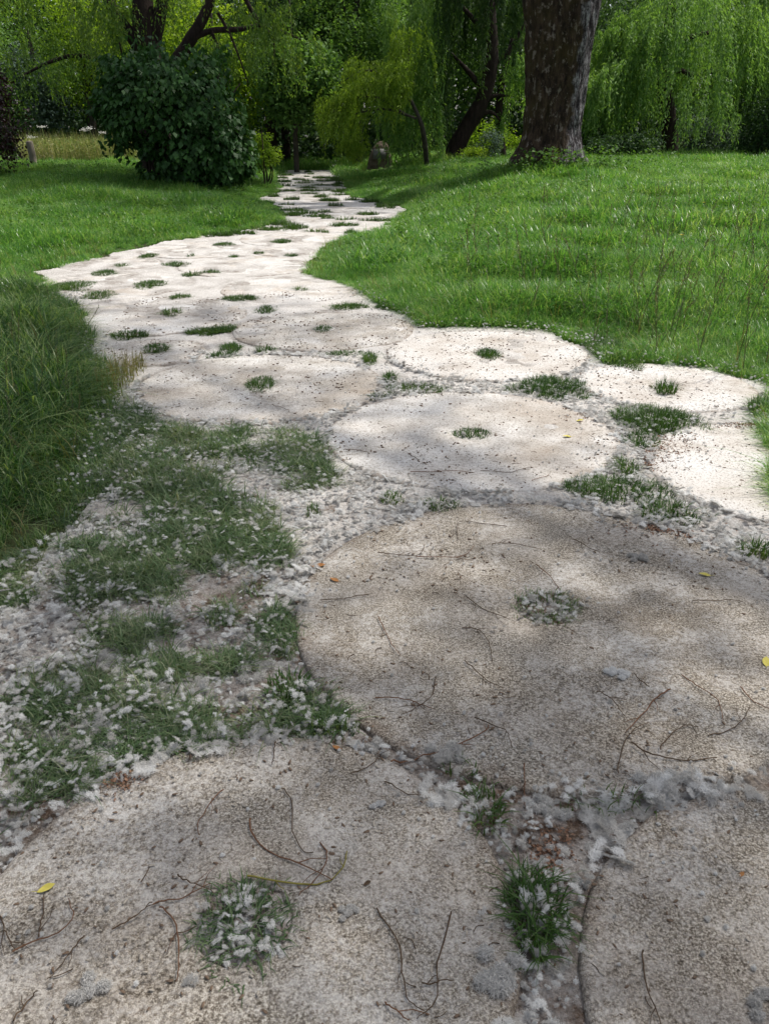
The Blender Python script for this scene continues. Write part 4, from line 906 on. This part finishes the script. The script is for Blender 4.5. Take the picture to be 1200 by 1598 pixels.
for a,b,r,dn in [(490,284,1.3,1.1),(470,300,1.0,.9),(560,290,1.3,1.1),(640,290,1.3,1.0),(520,272,1.0,.8),(700,285,1.2,.7),(380,288,1.4,1.1),(280,296,1.3,1.0),(180,285,1.5,1.2),(80,290,1.6,1.2),(0,285,1.6,1.2),(120,300,1.0,.9),(-60,300,1.5,1.0),(440,270,1.2,.9)]:  # unseen crown clumps added so their shade falls across far path and lawns
    c=over(a,b,17.5); n=int(dn*r*r*3.14*105); P=c+rng.normal(0,1,(n,3))*r*.6; parts.append(leaves(P,rng.uniform(.12,.20,n),.85)); brp.append(c)
fol('crown',cat_(*parts),'poplar_leaf',t)
brs=[]; bb=np.array(t.location)
hubs=[top+[-2,2,4],top+[3,4,4],top+[1,0,6]]
for h in hubs:
    P=smoothline([top-[0,0,.8],top*.6+h*.4+[0,0,.9],h],10)-bb; brs.append(tube(P,np.linspace(.38,.07,10),8,.1,1))
brp=np.array(brp)
for c in brp:
    h=hubs[int(np.argmin([np.linalg.norm(c-h) for h in hubs]))]; m_=(h+c)/2+np.array([0,0,.25]); brs.append(tube(smoothline([h,m_,c],6)-bb,np.linspace(.05,.012,6),5))
obj('branches',make_mesh('branches',*join(brs),smooth=True),M['bark_grey'],t)
# ------------------------------------------------------------------ multi-stemmed tree on the left
YL=24.0; t=root_at(240,YL,'dark multi-stemmed tree with drooping fine leaves rising behind the vine-covered bush','tree',name='drooping_tree'); k=mpp(YL)
def px_(pts,Y): return [on(a,b,Y) for a,b in pts]
limb(t,'trunk',[base(t)]+px_([(243,200),(236,120),(232,75),(226,35),(222,-20),(215,-90)],YL),[26*k,23*k,21*k,19*k,17*k,14*k,8*k],'bark_dark',14,26)
limb(t,'limb',px_([(234,108),(214,68),(190,35),(172,5),(150,-50)],YL),[13*k,10*k,9*k,8*k,6*k],'bark_dark')
limb(t,'limb',px_([(236,80),(244,45),(252,10),(264,-50)],YL),[12*k,11*k,9*k,6*k],'bark_dark')
limb(t,'limb',[base(t,.9)]+px_([(274,120),(290,75),(308,45),(325,10),(345,-50)],YL-.5),[12*k,10*k,9*k,8*k,7*k,5*k],'bark_dark')
limb(t,'limb',px_([(296,62),(330,48),(375,46),(415,40),(470,62)],YL-.5),[5*k,4*k,3.5*k,2.5*k,1.2*k],'bark_dark',7)
limb(t,'limb',px_([(210,98),(165,96),(120,86),(75,98),(30,122)],YL-.5),[5*k,4*k,3.5*k,2.5*k,1.2*k],'bark_dark',7)
limb(t,'limb',px_([(370,-30),(392,15),(410,40),(430,62)],YL-1),[4*k,3*k,3*k,1.5*k],'bark_dark',7)
for a in ([(180,20),(186,60),(196,110)],[(340,20),(362,60),(388,130)],[(330,48),(345,90),(352,150)],[(415,40),(428,70),(425,105)]):
    limb(t,'limb',px_(a,YL-.8),[2.4*k,1.8*k,.8*k],'bark_dark',6)
LOCK=6
def spraybox(n,x0,x1,y0,y1,Y0,Y1,L0,L1,out,nl,ls,asp=.28,yaw=None,gap=.0,curve=1.,vert=1.,seed=2):
    px=rng.uniform(x0,x1,n); py=rng.uniform(y0,y1,n); Y=rng.uniform(Y0,Y1,n); P=np.array([on(a,b,c) for a,b,c in zip(px,py,Y)])
    if gap: 
        kk=noise(P,.9,seed)>gap; P=P[kk]
    P=P[::LOCK]; m=len(P); yw=rng.random(m)*6.28 if yaw is None else rng.normal(yaw,.7,m); L=rng.uniform(L0,L1,m); o=out*rng.uniform(.6,1.4,m)
    g=lambda v:np.repeat(v,LOCK,0); P=g(P)+rng.normal(0,1,(m*LOCK,3))*[.09,.09,.12]
    return sprays(P,g(yw)+rng.normal(0,.25,m*LOCK),g(L)*rng.uniform(.7,1.1,m*LOCK),g(o),nl,ls,asp,curve=curve,vert=vert)
fol('crown',cat_(spraybox(900,-60,500,-190,20,22,27,.5,1.5,.7,26,.10,.36,gap=.46),
 spraybox(330,110,210,0,100,22,25,.4,1.2,.6,24,.09,.36,gap=.40,seed=5),spraybox(260,380,480,10,90,22,25,.4,1.1,.6,24,.09,.36,gap=.40,seed=6),
 spraybox(200,-40,110,20,120,22,26,.4,1.0,.6,24,.09,.36,gap=.45,seed=7),spraybox(150,290,380,20,100,22,26,.4,1.2,.5,22,.09,.36,gap=.5,seed=8)),'locust',t)
fol('upper_crown',foliage(inblobs([blob(220,-170,25,320,90,3.2),blob(30,-120,24,170,80,2.5),blob(420,-140,25,170,80,2.5)],3000,gap=.48),.10,.5,cluster=5,cr=.12),'dark_leaf',t)
# ------------------------------------------------------------------ vine-covered bush
YB=20.5; t=root_at(285,YB,'big dark mound of glossy vine leaves between the left lawn and the path','bush',name='vine_covered_bush'); k=mpp(YB)
bl=[blob(255,150,YB,88,62,1.35),blob(203,158,YB,48,60,.9),blob(298,178,YB,70,68,1.3),blob(340,222,YB,47,52,1.0),blob(305,242,YB,72,48,1.1),blob(248,240,YB-.1,30,48,.6),blob(352,252,YB,40,33,.9)]
P=[];N_=[]
for c,r in bl:
    m=3400; d=rng.normal(0,1,(m,3)); d/=np.linalg.norm(d,axis=1)[:,None]; q=(.88+.36*(noise(d*2+c,1.6,3)-.5)*2+.10*rng.normal(0,1,m)); p=c+d*q[:,None]*r
    ok=np.ones(m,bool)
    for c2,r2 in bl:
        if c2 is c: continue
        ok&=(((p-c2)/r2)**2).sum(1)>.62
    P.append(p[ok]);N_.append(d[ok])
P=np.vstack(P);N_=np.vstack(N_); lowleft=(P[:,0]<on(262,200,YB)[0])&(P[:,2]<on(255,195,YB)[2]); kk=(P[:,2]>H(P[:,0],P[:,1])+.03)&~(lowleft&(noise(P,5,4)<.54)); P=P[kk];N_=N_[kk]
m=len(P); A1=leaves(P,rng.uniform(.09,.17,m),.78,droop=rng.normal(.95,.35,m),yaw=np.arctan2(N_[:,1],N_[:,0])+rng.normal(0,.7,m),roll=rng.normal(0,.45,m),fold=.1)
hs=spraybox(26,155,215,190,215,YB-.7,YB+.6,.25,.6,.15,9,.11,.8); hs2=spraybox(150,190,350,78,130,YB-.5,YB+1,.2,.5,.9,8,.12,.75)
fol('leaves',cat_(A1,hs,hs2),'vine',t)
st_=[]
for j in range(26):
    a=rng.random()*6.28; b0=base(t,rng.uniform(-.8,.8),rng.uniform(-.5,.5)); e=on(rng.uniform(190,370),rng.uniform(110,220),YB); e[1]+=rng.uniform(-.8,.8); st_.append(tube(smoothline([b0,(b0+e)/2+[rng.uniform(-.3,.3),0,.3],e],8)-np.array(t.location),np.linspace(.035,.012,8),6))
obj('stems',make_mesh('stems',*join(st_),smooth=True),M['bark_dark'],t)
fol('inner_leaves',foliage(inblobs([(c,r*.7) for c,r in bl],4200,shell=.1,gap=.40),.12,.75),'vine',t)
# purple shrub
t=root_at(-25,21.5,'dark purple-leaved shrub cut off by the left edge of the photo','bush',name='purple_shrub')
fol('leaves',foliage(inblobs([blob(-22,190,21.5,55,68,1.1),blob(-40,140,21.5,60,50,1.1),blob(-35,225,21.5,66,40,1.0),blob(-90,180,21.5,60,75,1.1)],8500,shell=.5,gap=.34,gs=2),.085,.75,.7),'purple',t)
limb(t,'trunk',[base(t),base(t)+[.05,0,1],base(t)+[-.1,0,2]],[.09,.07,.03],'bark_dark')
# ------------------------------------------------------------------ willows
YW=28.0; t=root_at(705,YW,'weeping willow with a leaning black trunk, its curtain half lit on the left','tree','weeping willows',name='weeping_willow'); k=mpp(YW)
limb(t,'trunk',[base(t)]+px_([(712,232),(728,200),(748,165),(762,120),(766,60),(760,-30),(750,-120)],YW),[17*k,14*k,12*k,12*k,11*k,10*k,8*k,5*k],'bark_dark',12,24)
limb(t,'trunk',[base(t,1.75,.6)]+px_([(781,215),(778,170),(785,120),(800,60)],YW+.6),[7*k,6*k,6*k,5*k,3*k],'bark_dark',10)
for a in ([(748,165),(770,150),(795,150)],[(755,140),(720,100),(690,70)],[(762,110),(800,70),(830,10)],[(764,60),(720,10),(660,-40)],[(764,20),(800,-40),(840,-70)],[(735,185),(765,175),(781,190)]):
    limb(t,'limb',px_(a,YW),[5*k,3*k,.8*k],'bark_dark',8)
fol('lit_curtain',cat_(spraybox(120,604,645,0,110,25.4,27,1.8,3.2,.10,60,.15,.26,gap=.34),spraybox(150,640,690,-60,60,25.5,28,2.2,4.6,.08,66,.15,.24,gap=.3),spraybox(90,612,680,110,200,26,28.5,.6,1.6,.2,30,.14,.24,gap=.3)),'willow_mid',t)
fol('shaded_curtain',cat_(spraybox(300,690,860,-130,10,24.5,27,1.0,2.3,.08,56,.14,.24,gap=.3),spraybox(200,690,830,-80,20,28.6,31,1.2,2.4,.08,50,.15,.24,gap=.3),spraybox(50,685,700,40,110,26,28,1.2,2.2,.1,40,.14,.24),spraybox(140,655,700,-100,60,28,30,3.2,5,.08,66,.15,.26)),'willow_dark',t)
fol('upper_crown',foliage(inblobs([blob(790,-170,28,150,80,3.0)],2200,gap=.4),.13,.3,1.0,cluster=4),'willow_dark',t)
YR=30.0; t=root_at(1045,YR,'weeping willow with two soft green domes right of the thick trunk','tree','weeping willows',name='weeping_willow'); k=mpp(YR)
limb(t,'trunk',[base(t)]+px_([(1045,200),(1038,150),(1032,100),(1045,40),(1060,-60)],YR),[15*k,12*k,11*k,10*k,9*k,5*k],'bark_dark',12,20)
for a in ([(1034,110),(1010,85),(985,60)],[(1036,80),(1070,60),(1110,50)],[(1040,150),(1000,120),(950,120)],[(1032,120),(1060,110),(1080,120)]): limb(t,'limb',px_(a,YR),[5*k,4*k,2.5*k],'bark_dark',8)
def dome(cx,cy,Y,rx,ry,n,L0,L1,out,nl,ls,rd=None):
    rd=rd or rx*mpp(Y); a=rng.random(n)*6.28; q=np.sqrt(rng.random(n)); k=mpp(Y); c=on(cx,cy,Y)
    P=c+np.stack([q*np.cos(a)*rx*k,q*np.sin(a)*rd,np.sqrt(np.clip(1-q*q,0,1))*ry*k],-1)+rng.normal(0,.08,(n,3)); P=P[noise(P,.95,6)>.45]
    yw=np.arctan2((P-c)[:,1],(P-c)[:,0])+rng.normal(0,.6,len(P))
    P=P[::LOCK]; yw=yw[::LOCK]; m=len(P); L=rng.uniform(L0,L1,m)*(.6+.8*noise(P,1.4,3)); g=lambda v:np.repeat(v,LOCK,0)
    return sprays(g(P)+rng.normal(0,1,(m*LOCK,3))*[.10,.10,.12],g(yw)+rng.normal(0,.2,m*LOCK),g(L)*rng.uniform(.7,1.1,m*LOCK),out,nl,ls,.24)
fol('curtain',cat_(dome(1070,80,YR,118,72,1100,1.2,3.4,.16,46,.14),dome(1160,60,YR+1.5,90,90,330,1.6,3.6,.14,46,.15),dome(985,165,YR-1.5,85,62,820,.7,1.9,.22,34,.13),dome(1090,190,YR-1,70,50,240,.5,1.3,.25,30,.13),dome(935,110,YR,30,50,110,1,2,.2,36,.13)),'willow_mid',t)
fol('low_curtain',cat_(dome(812,120,YR-2,22,30,90,.8,1.6,.2,34,.13),dome(818,195,YR-2,34,45,210,.6,1.6,.2,34,.13)),'willow_mid',t)
YS=23.2; t=root_at(668,26,'bright yellow-green young willow arching over the end of the path','tree','weeping willows',name='weeping_willow')
k=mpp(YS)
limb(t,'trunk',[base(t)]+px_([(660,205),(645,165),(625,130)],24.8),[5*k,4*k,3*k,2*k],'bark_grey',8)
for a in ([(634,180),(580,150),(520,165)],[(628,150),(580,110),(530,130)],[(650,185),(600,170),(545,180)],[(626,150),(635,110),(640,60)]): limb(t,'limb',px_(a,YS+.5),[2.5*k,2*k,.8*k],'bark_grey',6)
fol('crown',cat_(spraybox(260,550,640,95,150,YS-.8,YS+1.2,.4,.8,.75,30,.10,.28,yaw=math.pi,gap=.36),spraybox(180,500,575,140,190,YS-.6,YS+1.2,.35,.75,.6,26,.10,.28,yaw=math.pi,gap=.38),spraybox(110,536,566,212,232,YS,YS+1,.2,.45,.4,18,.09,.28),spraybox(110,600,650,30,100,YS,YS+2,.5,1.2,.4,30,.10,.28,gap=.4)),'willow_lime',t)
# ------------------------------------------------------------------ shrubs
YM0=STONE_Y
def shrub(px,Y,blobs,n,size,mat,label,cat='shrub',name='shrub',asp=.5,gap=.36,droop=.4,group='shrubs under the trees',cluster=0,gs=2.0):
    t=root_at(px,Y,label,cat,group,name); fol('leaves',foliage(inblobs(blobs,n,shell=.35,gap=gap,gs=gs),size,asp,droop,cluster=cluster,cr=.1),mat,t)
    b=base(t); L=[]
    for j in range(5):
        e=blobs[j%len(blobs)][0]; L.append(tube(smoothline([b+[rng.uniform(-.15,.15),0,0],(b+e)/2+[rng.uniform(-.2,.2),0,0],e],6)-np.array(t.location),np.linspace(.03,.01,6),5))
    obj('stems',make_mesh('stems',*join(L),smooth=True),M['bark_dark'],t); return t
shrub(410,23,[blob(404,226,23,24,22,.5),blob(418,243,23,24,17,.5),blob(400,248,22.6,22,20,.5)],2600,.08,'lime_leaf','leafy light green shrub at the right foot of the vine-covered bush')
shrub(766,27,[blob(766,225,27,20,20,.6),blob(752,238,27,18,12,.5)],2600,.08,'blue_leaf','small blue-green shrub under the leaning willow trunk')
shrub(745,26.5,[blob(742,240,26.5,22,10,.4)],1500,.07,'lime_leaf','low pale green plant right of the leaning willow trunk')
shrub(785,33,[blob(770,212,33,32,26,.9),blob(800,225,33,24,18,.7),blob(735,225,33,22,16,.7)],3200,.10,'lime_leaf','light green shrub seen low through the arch of the leaning willow')
shrub(1090,31,[blob(1085,205,31,42,32,.9),blob(1130,212,31,34,26,.9),blob(1060,222,31,30,20,.7)],5200,.10,'blue_leaf','grey-green rounded shrub near the right edge beneath the willow')
shrub(1190,29,[blob(1195,190,29,36,50,1.2),blob(1175,225,29,30,20,.9),blob(1240,190,29,50,55,1.2)],6000,.11,'dark_leaf','dark shrub at the right edge of the photo')
shrub(985,27,[blob(985,225,27,50,18,.8),blob(940,230,27,30,15,.8)],3800,.10,'dark_leaf','dark low shrub just right of the thick trunk')
shrub(593,YM0+1.2,[blob(600,208,YM0+1,12,16,.4),blob(604,192,YM0+1,10,16,.4)],2200,.09,'dark_leaf','dark shrub directly behind the stone with the plaque')
# ------------------------------------------------------------------ background trees
def bgtree(px,Y,h,blobs,n,mat,label,size=.14,trunkw=.16,cluster=5,name='tree',gap=.40,asp=.55,lean=0,droop=.5,bark='bark_grey',cr=.2):
    t=root_at(px,Y,label,'tree','trees behind the lawns',name); b=base(t)
    limb(t,'trunk',[b,b+[lean*.3,0,h*.35],b+[lean*.8,0,h*.7],b+[lean,0,h]],[trunkw*1.2,trunkw,trunkw*.7,trunkw*.3],bark,10)
    L=[]
    for c,r in blobs:
        s_=b+[lean*.4,0,min(h*.6,max(.8,(c[2]-b[2])*.6))]; L.append(tube(smoothline([s_,(s_+c)/2+[0,0,.3],c],6)-np.array(t.location),np.linspace(trunkw*.45,.02,6),6))
    obj('branches',make_mesh('branches',*join(L),smooth=True),M[bark],t)
    fol('crown',foliage(inblobs(blobs,n,shell=.3,gap=gap,gs=.8,seed=int(px)%13),size,asp,droop,cluster=cluster,cr=cr),mat,t); return t
bgtree(345,33,6,[blob(330,80,33,75,75,2.0),blob(385,130,33,48,60,1.6),blob(290,40,34,70,60,2),blob(350,175,32,45,30,1.2)],3400,'lime_leaf','backlit lime green tree seen above the vine-covered bush')
bgtree(150,35,6,[blob(170,70,35,75,60,2),blob(110,110,35,55,55,1.8),blob(205,130,35,40,50,1.5),blob(130,30,35,90,50,2)],3200,'lime_leaf','lime green tree far behind the bleached wildflowers')
bgtree(75,34,4.5,[blob(65,150,34,26,48,1.2),blob(40,120,34,26,40,1.2),blob(85,170,34,22,30,1)],1500,'blue_leaf','blue-grey small tree behind the wooden post')
bgtree(20,36,7,[blob(20,90,36,80,90,2.5),blob(-60,60,36,90,100,2.5)],3400,'mid_leaf','green tree at the far left behind the purple shrub')
bgtree(462,31,5.5,[blob(455,150,31,42,38,1.4),blob(490,120,31,42,45,1.4),blob(440,110,31,35,45,1.4),blob(500,165,31,24,28,1)],3000,'mid_leaf','broad-leaved mid green tree just left of the path end',size=.17,asp=.7,trunkw=.08)
bgtree(425,36,8,[blob(420,40,36,90,70,2.5),blob(500,50,36,70,70,2.5),blob(470,-20,36,120,70,2.5)],4200,'dark_leaf','dark tree with thin trunk behind the end of the path',trunkw=.2,bark='bark_dark')
bgtree(447,38,8,[blob(440,120,38,70,50,2),blob(480,60,38,70,60,2)],2600,'dark_leaf','slender dark-trunked tree in the gloom beyond the path end',trunkw=.16,bark='bark_dark')
bgtree(560,34,8,[blob(560,50,34,70,80,2.2),blob(600,90,34,50,60,2),blob(530,-10,34,90,60,2.2)],4000,'mid_leaf','tall green tree behind the bright young willow')
bgtree(640,38,9,[blob(650,110,38,60,80,2.2),blob(620,20,38,80,90,2.5)],3200,'mid_leaf','tree behind the lit side of the leaning willow')
bgtree(880,37,9,[blob(880,80,37,80,90,2.5),blob(940,40,37,70,80,2.5),blob(820,40,37,80,90,2.5),blob(900,170,37,70,50,2)],4800,'dark_leaf','dark tree behind the thick brown trunk')
bgtree(1010,40,9,[blob(1010,60,40,110,110,3),blob(1100,100,40,90,110,2.5)],4400,'mid_leaf','tall tree behind the two-domed willow')
bgtree(1185,35,8,[blob(1180,100,35,60,80,2.2),blob(1230,60,35,80,100,2.4),blob(1160,20,35,60,60,2)],3800,'mid_leaf','spreading tree at the right edge behind the dark shrub')
bgtree(745,42,10,[blob(740,160,42,90,55,2.5),blob(760,60,42,110,90,3)],4200,'mid_leaf','dark tree seen through the arch of the leaning willow')
bgtree(245,40,9,[blob(230,120,40,110,70,3),blob(260,30,40,130,80,3)],4200,'mid_leaf','tall tree behind the multi-stemmed tree')
bgtree(-120,30,8,[blob(-130,60,30,120,120,3)],2600,'mid_leaf','tree beyond the left edge of the photo')
bgtree(1330,30,8,[blob(1340,60,30,120,130,3)],2600,'mid_leaf','tree beyond the right edge of the photo')
# the far wood: one uncountable mass
def wood(name,n,Y0,Y1,z0,z1,size,mat,label,a=0.75):
    ang=rng.uniform(-a,a,n); Rr=rng.uniform(Y0,Y1,n); x=Rr*np.sin(ang)*1.1; y=Rr*np.cos(ang); z=z0+(z1-z0)*rng.random(n)**.9
    P=np.stack([x,y,z+H(x,y)],-1); P=P[noise(P,.35,int(Y0))*.7+noise(P,1.1,3)*.3>.33]; P=(P[:,None]+rng.normal(0,.35,(len(P),3,3))).reshape(-1,3); m=len(P)
    V,Fc,rv=leaves(P,size*rng.uniform(.6,1.4,m),.7); tag(obj(name,make_mesh(name,V,Fc,attr={'rv':rv}),M[mat]),label,'wood',kind='stuff')
wood('far_wood',26000,43,50,0,11,.34,'dark_leaf','dark mass of the wood far behind the trees')
wood('far_wood',26000,52,62,0,20,.5,'mid_leaf','tall mass of the wood farthest behind')
wood('undergrowth',12000,37,43,0,1.8,.24,'dark_leaf','dark undergrowth at the foot of the far trees')
# ------------------------------------------------------------------ meadow plants at the left
n=3600; px=rng.uniform(30,215,n); Y=rng.uniform(27.5,33,n); x=(px-600)*mpp(Y)*1.0
P=np.stack([x,Y,H(x,Y)],-1); V,Fc,rv,up=blades(P,rng.uniform(.4,1.15,n),np.full(n,.022),rng.random(n)*6.28,np.abs(rng.normal(.25,.2,n)))
tag(obj('meadow_plants',make_mesh('meadow_plants',V,Fc,attr={'rv':rv,'up':up}),M['straw']),'bleached tall meadow plants behind the left lawn','meadow plants',kind='stuff')
P2=(P[rng.random(n)<.55]); m=len(P2); V,Fc,rv=leaves(np.repeat(P2,5,0)+rng.normal(0,.05,(5*m,3))+np.stack([0*np.zeros(5*m),np.zeros(5*m),rng.uniform(.1,.75,5*m)],-1),.07,.7); tag(obj('meadow_plants',make_mesh('meadow_plants',V,Fc,attr={'rv':rv}),M['straw']),'leaves and seed heads of the bleached meadow plants','meadow plants',kind='stuff')
for (a,b,l) in [(66,198,'tallest white umbel flower, left of the others'),(132,203,'white umbel flower in the middle of the meadow plants'),(141,200,'white umbel beside the middle one'),(50,214,'white umbel just above the wooden post'),(160,207,'white umbel at the right of the meadow plants')]:
    Yf=28.5; p=on(a,b,Yf); gz=float(H(p[0],Yf)); r=empty('umbel_flower',(p[0],Yf,gz),l,'flower','white umbels above the meadow plants'); hgt=p[2]-gz
    v,f=tube([(0,0,0),(.03,0,hgt*.6),(0,0,hgt)],[.01,.008,.006],5); obj('stem',make_mesh('stem',v,f),M['straw'],r)
    Q=rng.normal(0,1,(60,3))*[.075,.075,.018]+[0,0,hgt]; V,Fc,rv=leaves(Q,.04,1,droop=rng.normal(0,.3,60)); obj('flower_head',make_mesh('flower_head',V,Fc),M['fluff'],r)
# ------------------------------------------------------------------ post, stake, stone with plaque
p=on(52,247,26); x,y=p[0],26.0; z=float(H(x,y)); k=mpp(26); t=empty('wooden_post',(x,y,z),'short grey wooden post at the left before the meadow plants','post')
ztop=on(52,221,26)[2]-z
Vp=[];a=np.linspace(0,2*math.pi,14,endpoint=False)
v,f=tube([(0,0,-.2),(0,0,ztop*.5),(-.02,0,ztop-.03),(-.02,0,ztop)],[.105,.1,.1,.085],14,.06,6); obj('shaft',make_mesh('shaft',v,f),M['wood'],t)
v,f=tube([(-.02,0,ztop-.001),(-.02,0,ztop+.02)],[.092,.07],14); obj('weathered_top',make_mesh('weathered_top',v,f),M['wood'],t)
p=on(411,246,22.6); z=float(H(p[0],22.6)); zt=on(411,204,22.6)[2]-z
v,f=tube([(0,0,-.1),(.01,0,zt*.5),(0,0,zt)],[.018,.018,.014],8); tag(obj('stake',make_mesh('stake',v,f),M['bark_dark'],loc=(p[0],22.6,z)),'thin dark stake standing in the light green shrub','stake')
YM=STONE_Y; p=on(593,252,YM); print('YM',YM,H(p[0],YM)); k=mpp(YM); z=float(H(p[0],YM)); t=empty('memorial_stone',(p[0],YM,z),'rounded brown boulder with a small grey plaque at the end of the path','stone')
zt=on(593,220,YM)[2]-z; nu,nv=28,40; V=[]
for i in range(nu):
    a=i/(nu-1)*math.pi
    for j in range(nv):
        b=j/nv*2*math.pi; V.append((math.sin(a)*math.cos(b),math.sin(a)*math.sin(b),math.cos(a)))
V=np.array(V); sgn=np.sign(V); W_=np.stack([np.abs(V[:,0])**.85*sgn[:,0],np.abs(V[:,1])**.8*sgn[:,1],V[:,2]],-1)
zz_=W_[:,2]; W_=W_*np.array([20*k,.32,zt]); W_[:,0]*=1-.18*np.clip(zz_,0,1); W_[:,0]+=.03*zz_; 
fr=W_[:,1]<-.12; W_+=(V*(.09*(noise(V*2+4,1.6,2)-.5))[:,None])+V*(.03*(noise(V*6+4,1.6,2)-.5))[:,None]; W_[:,1]=np.maximum(W_[:,1],-.2)
Fs=[(i*nv+j,(i+1)*nv+j,(i+1)*nv+(j+1)%nv,i*nv+(j+1)%nv) for i in range(nu-1) for j in range(nv)]
obj('boulder',make_mesh('boulder',W_,np.array(Fs),smooth=True),M['rock'],t)
def boxmesh(x0,x1,y0,y1,z0,z1):
    V=np.array([(a,b,c) for a in (x0,x1) for b in (y0,y1) for c in (z0,z1)]); return V,np.array([(0,1,3,2),(4,6,7,5),(0,4,5,1),(2,3,7,6),(0,2,6,4),(1,5,7,3)])
pz0=on(592,248,YM)[2]-z; pz1=on(592,232,YM)[2]-z; px0=-11*k; px1=9*k
pq=obj('plaque',make_mesh('plaque',*boxmesh(px0,px1,-.235,-.19,pz0,pz1)),M['plaque'],t)
fr_=join([boxmesh(px0-.02,px1+.02,-.245,-.19,pz1+.002,pz1+.022),boxmesh(px0-.02,px1+.02,-.245,-.19,pz0-.022,pz0-.002),boxmesh(px0-.02,px0-.002,-.243,-.19,pz0,pz1),boxmesh(px1+.002,px1+.02,-.243,-.19,pz0,pz1)])
obj('rim',make_mesh('rim',*fr_),M['rock'],pq)
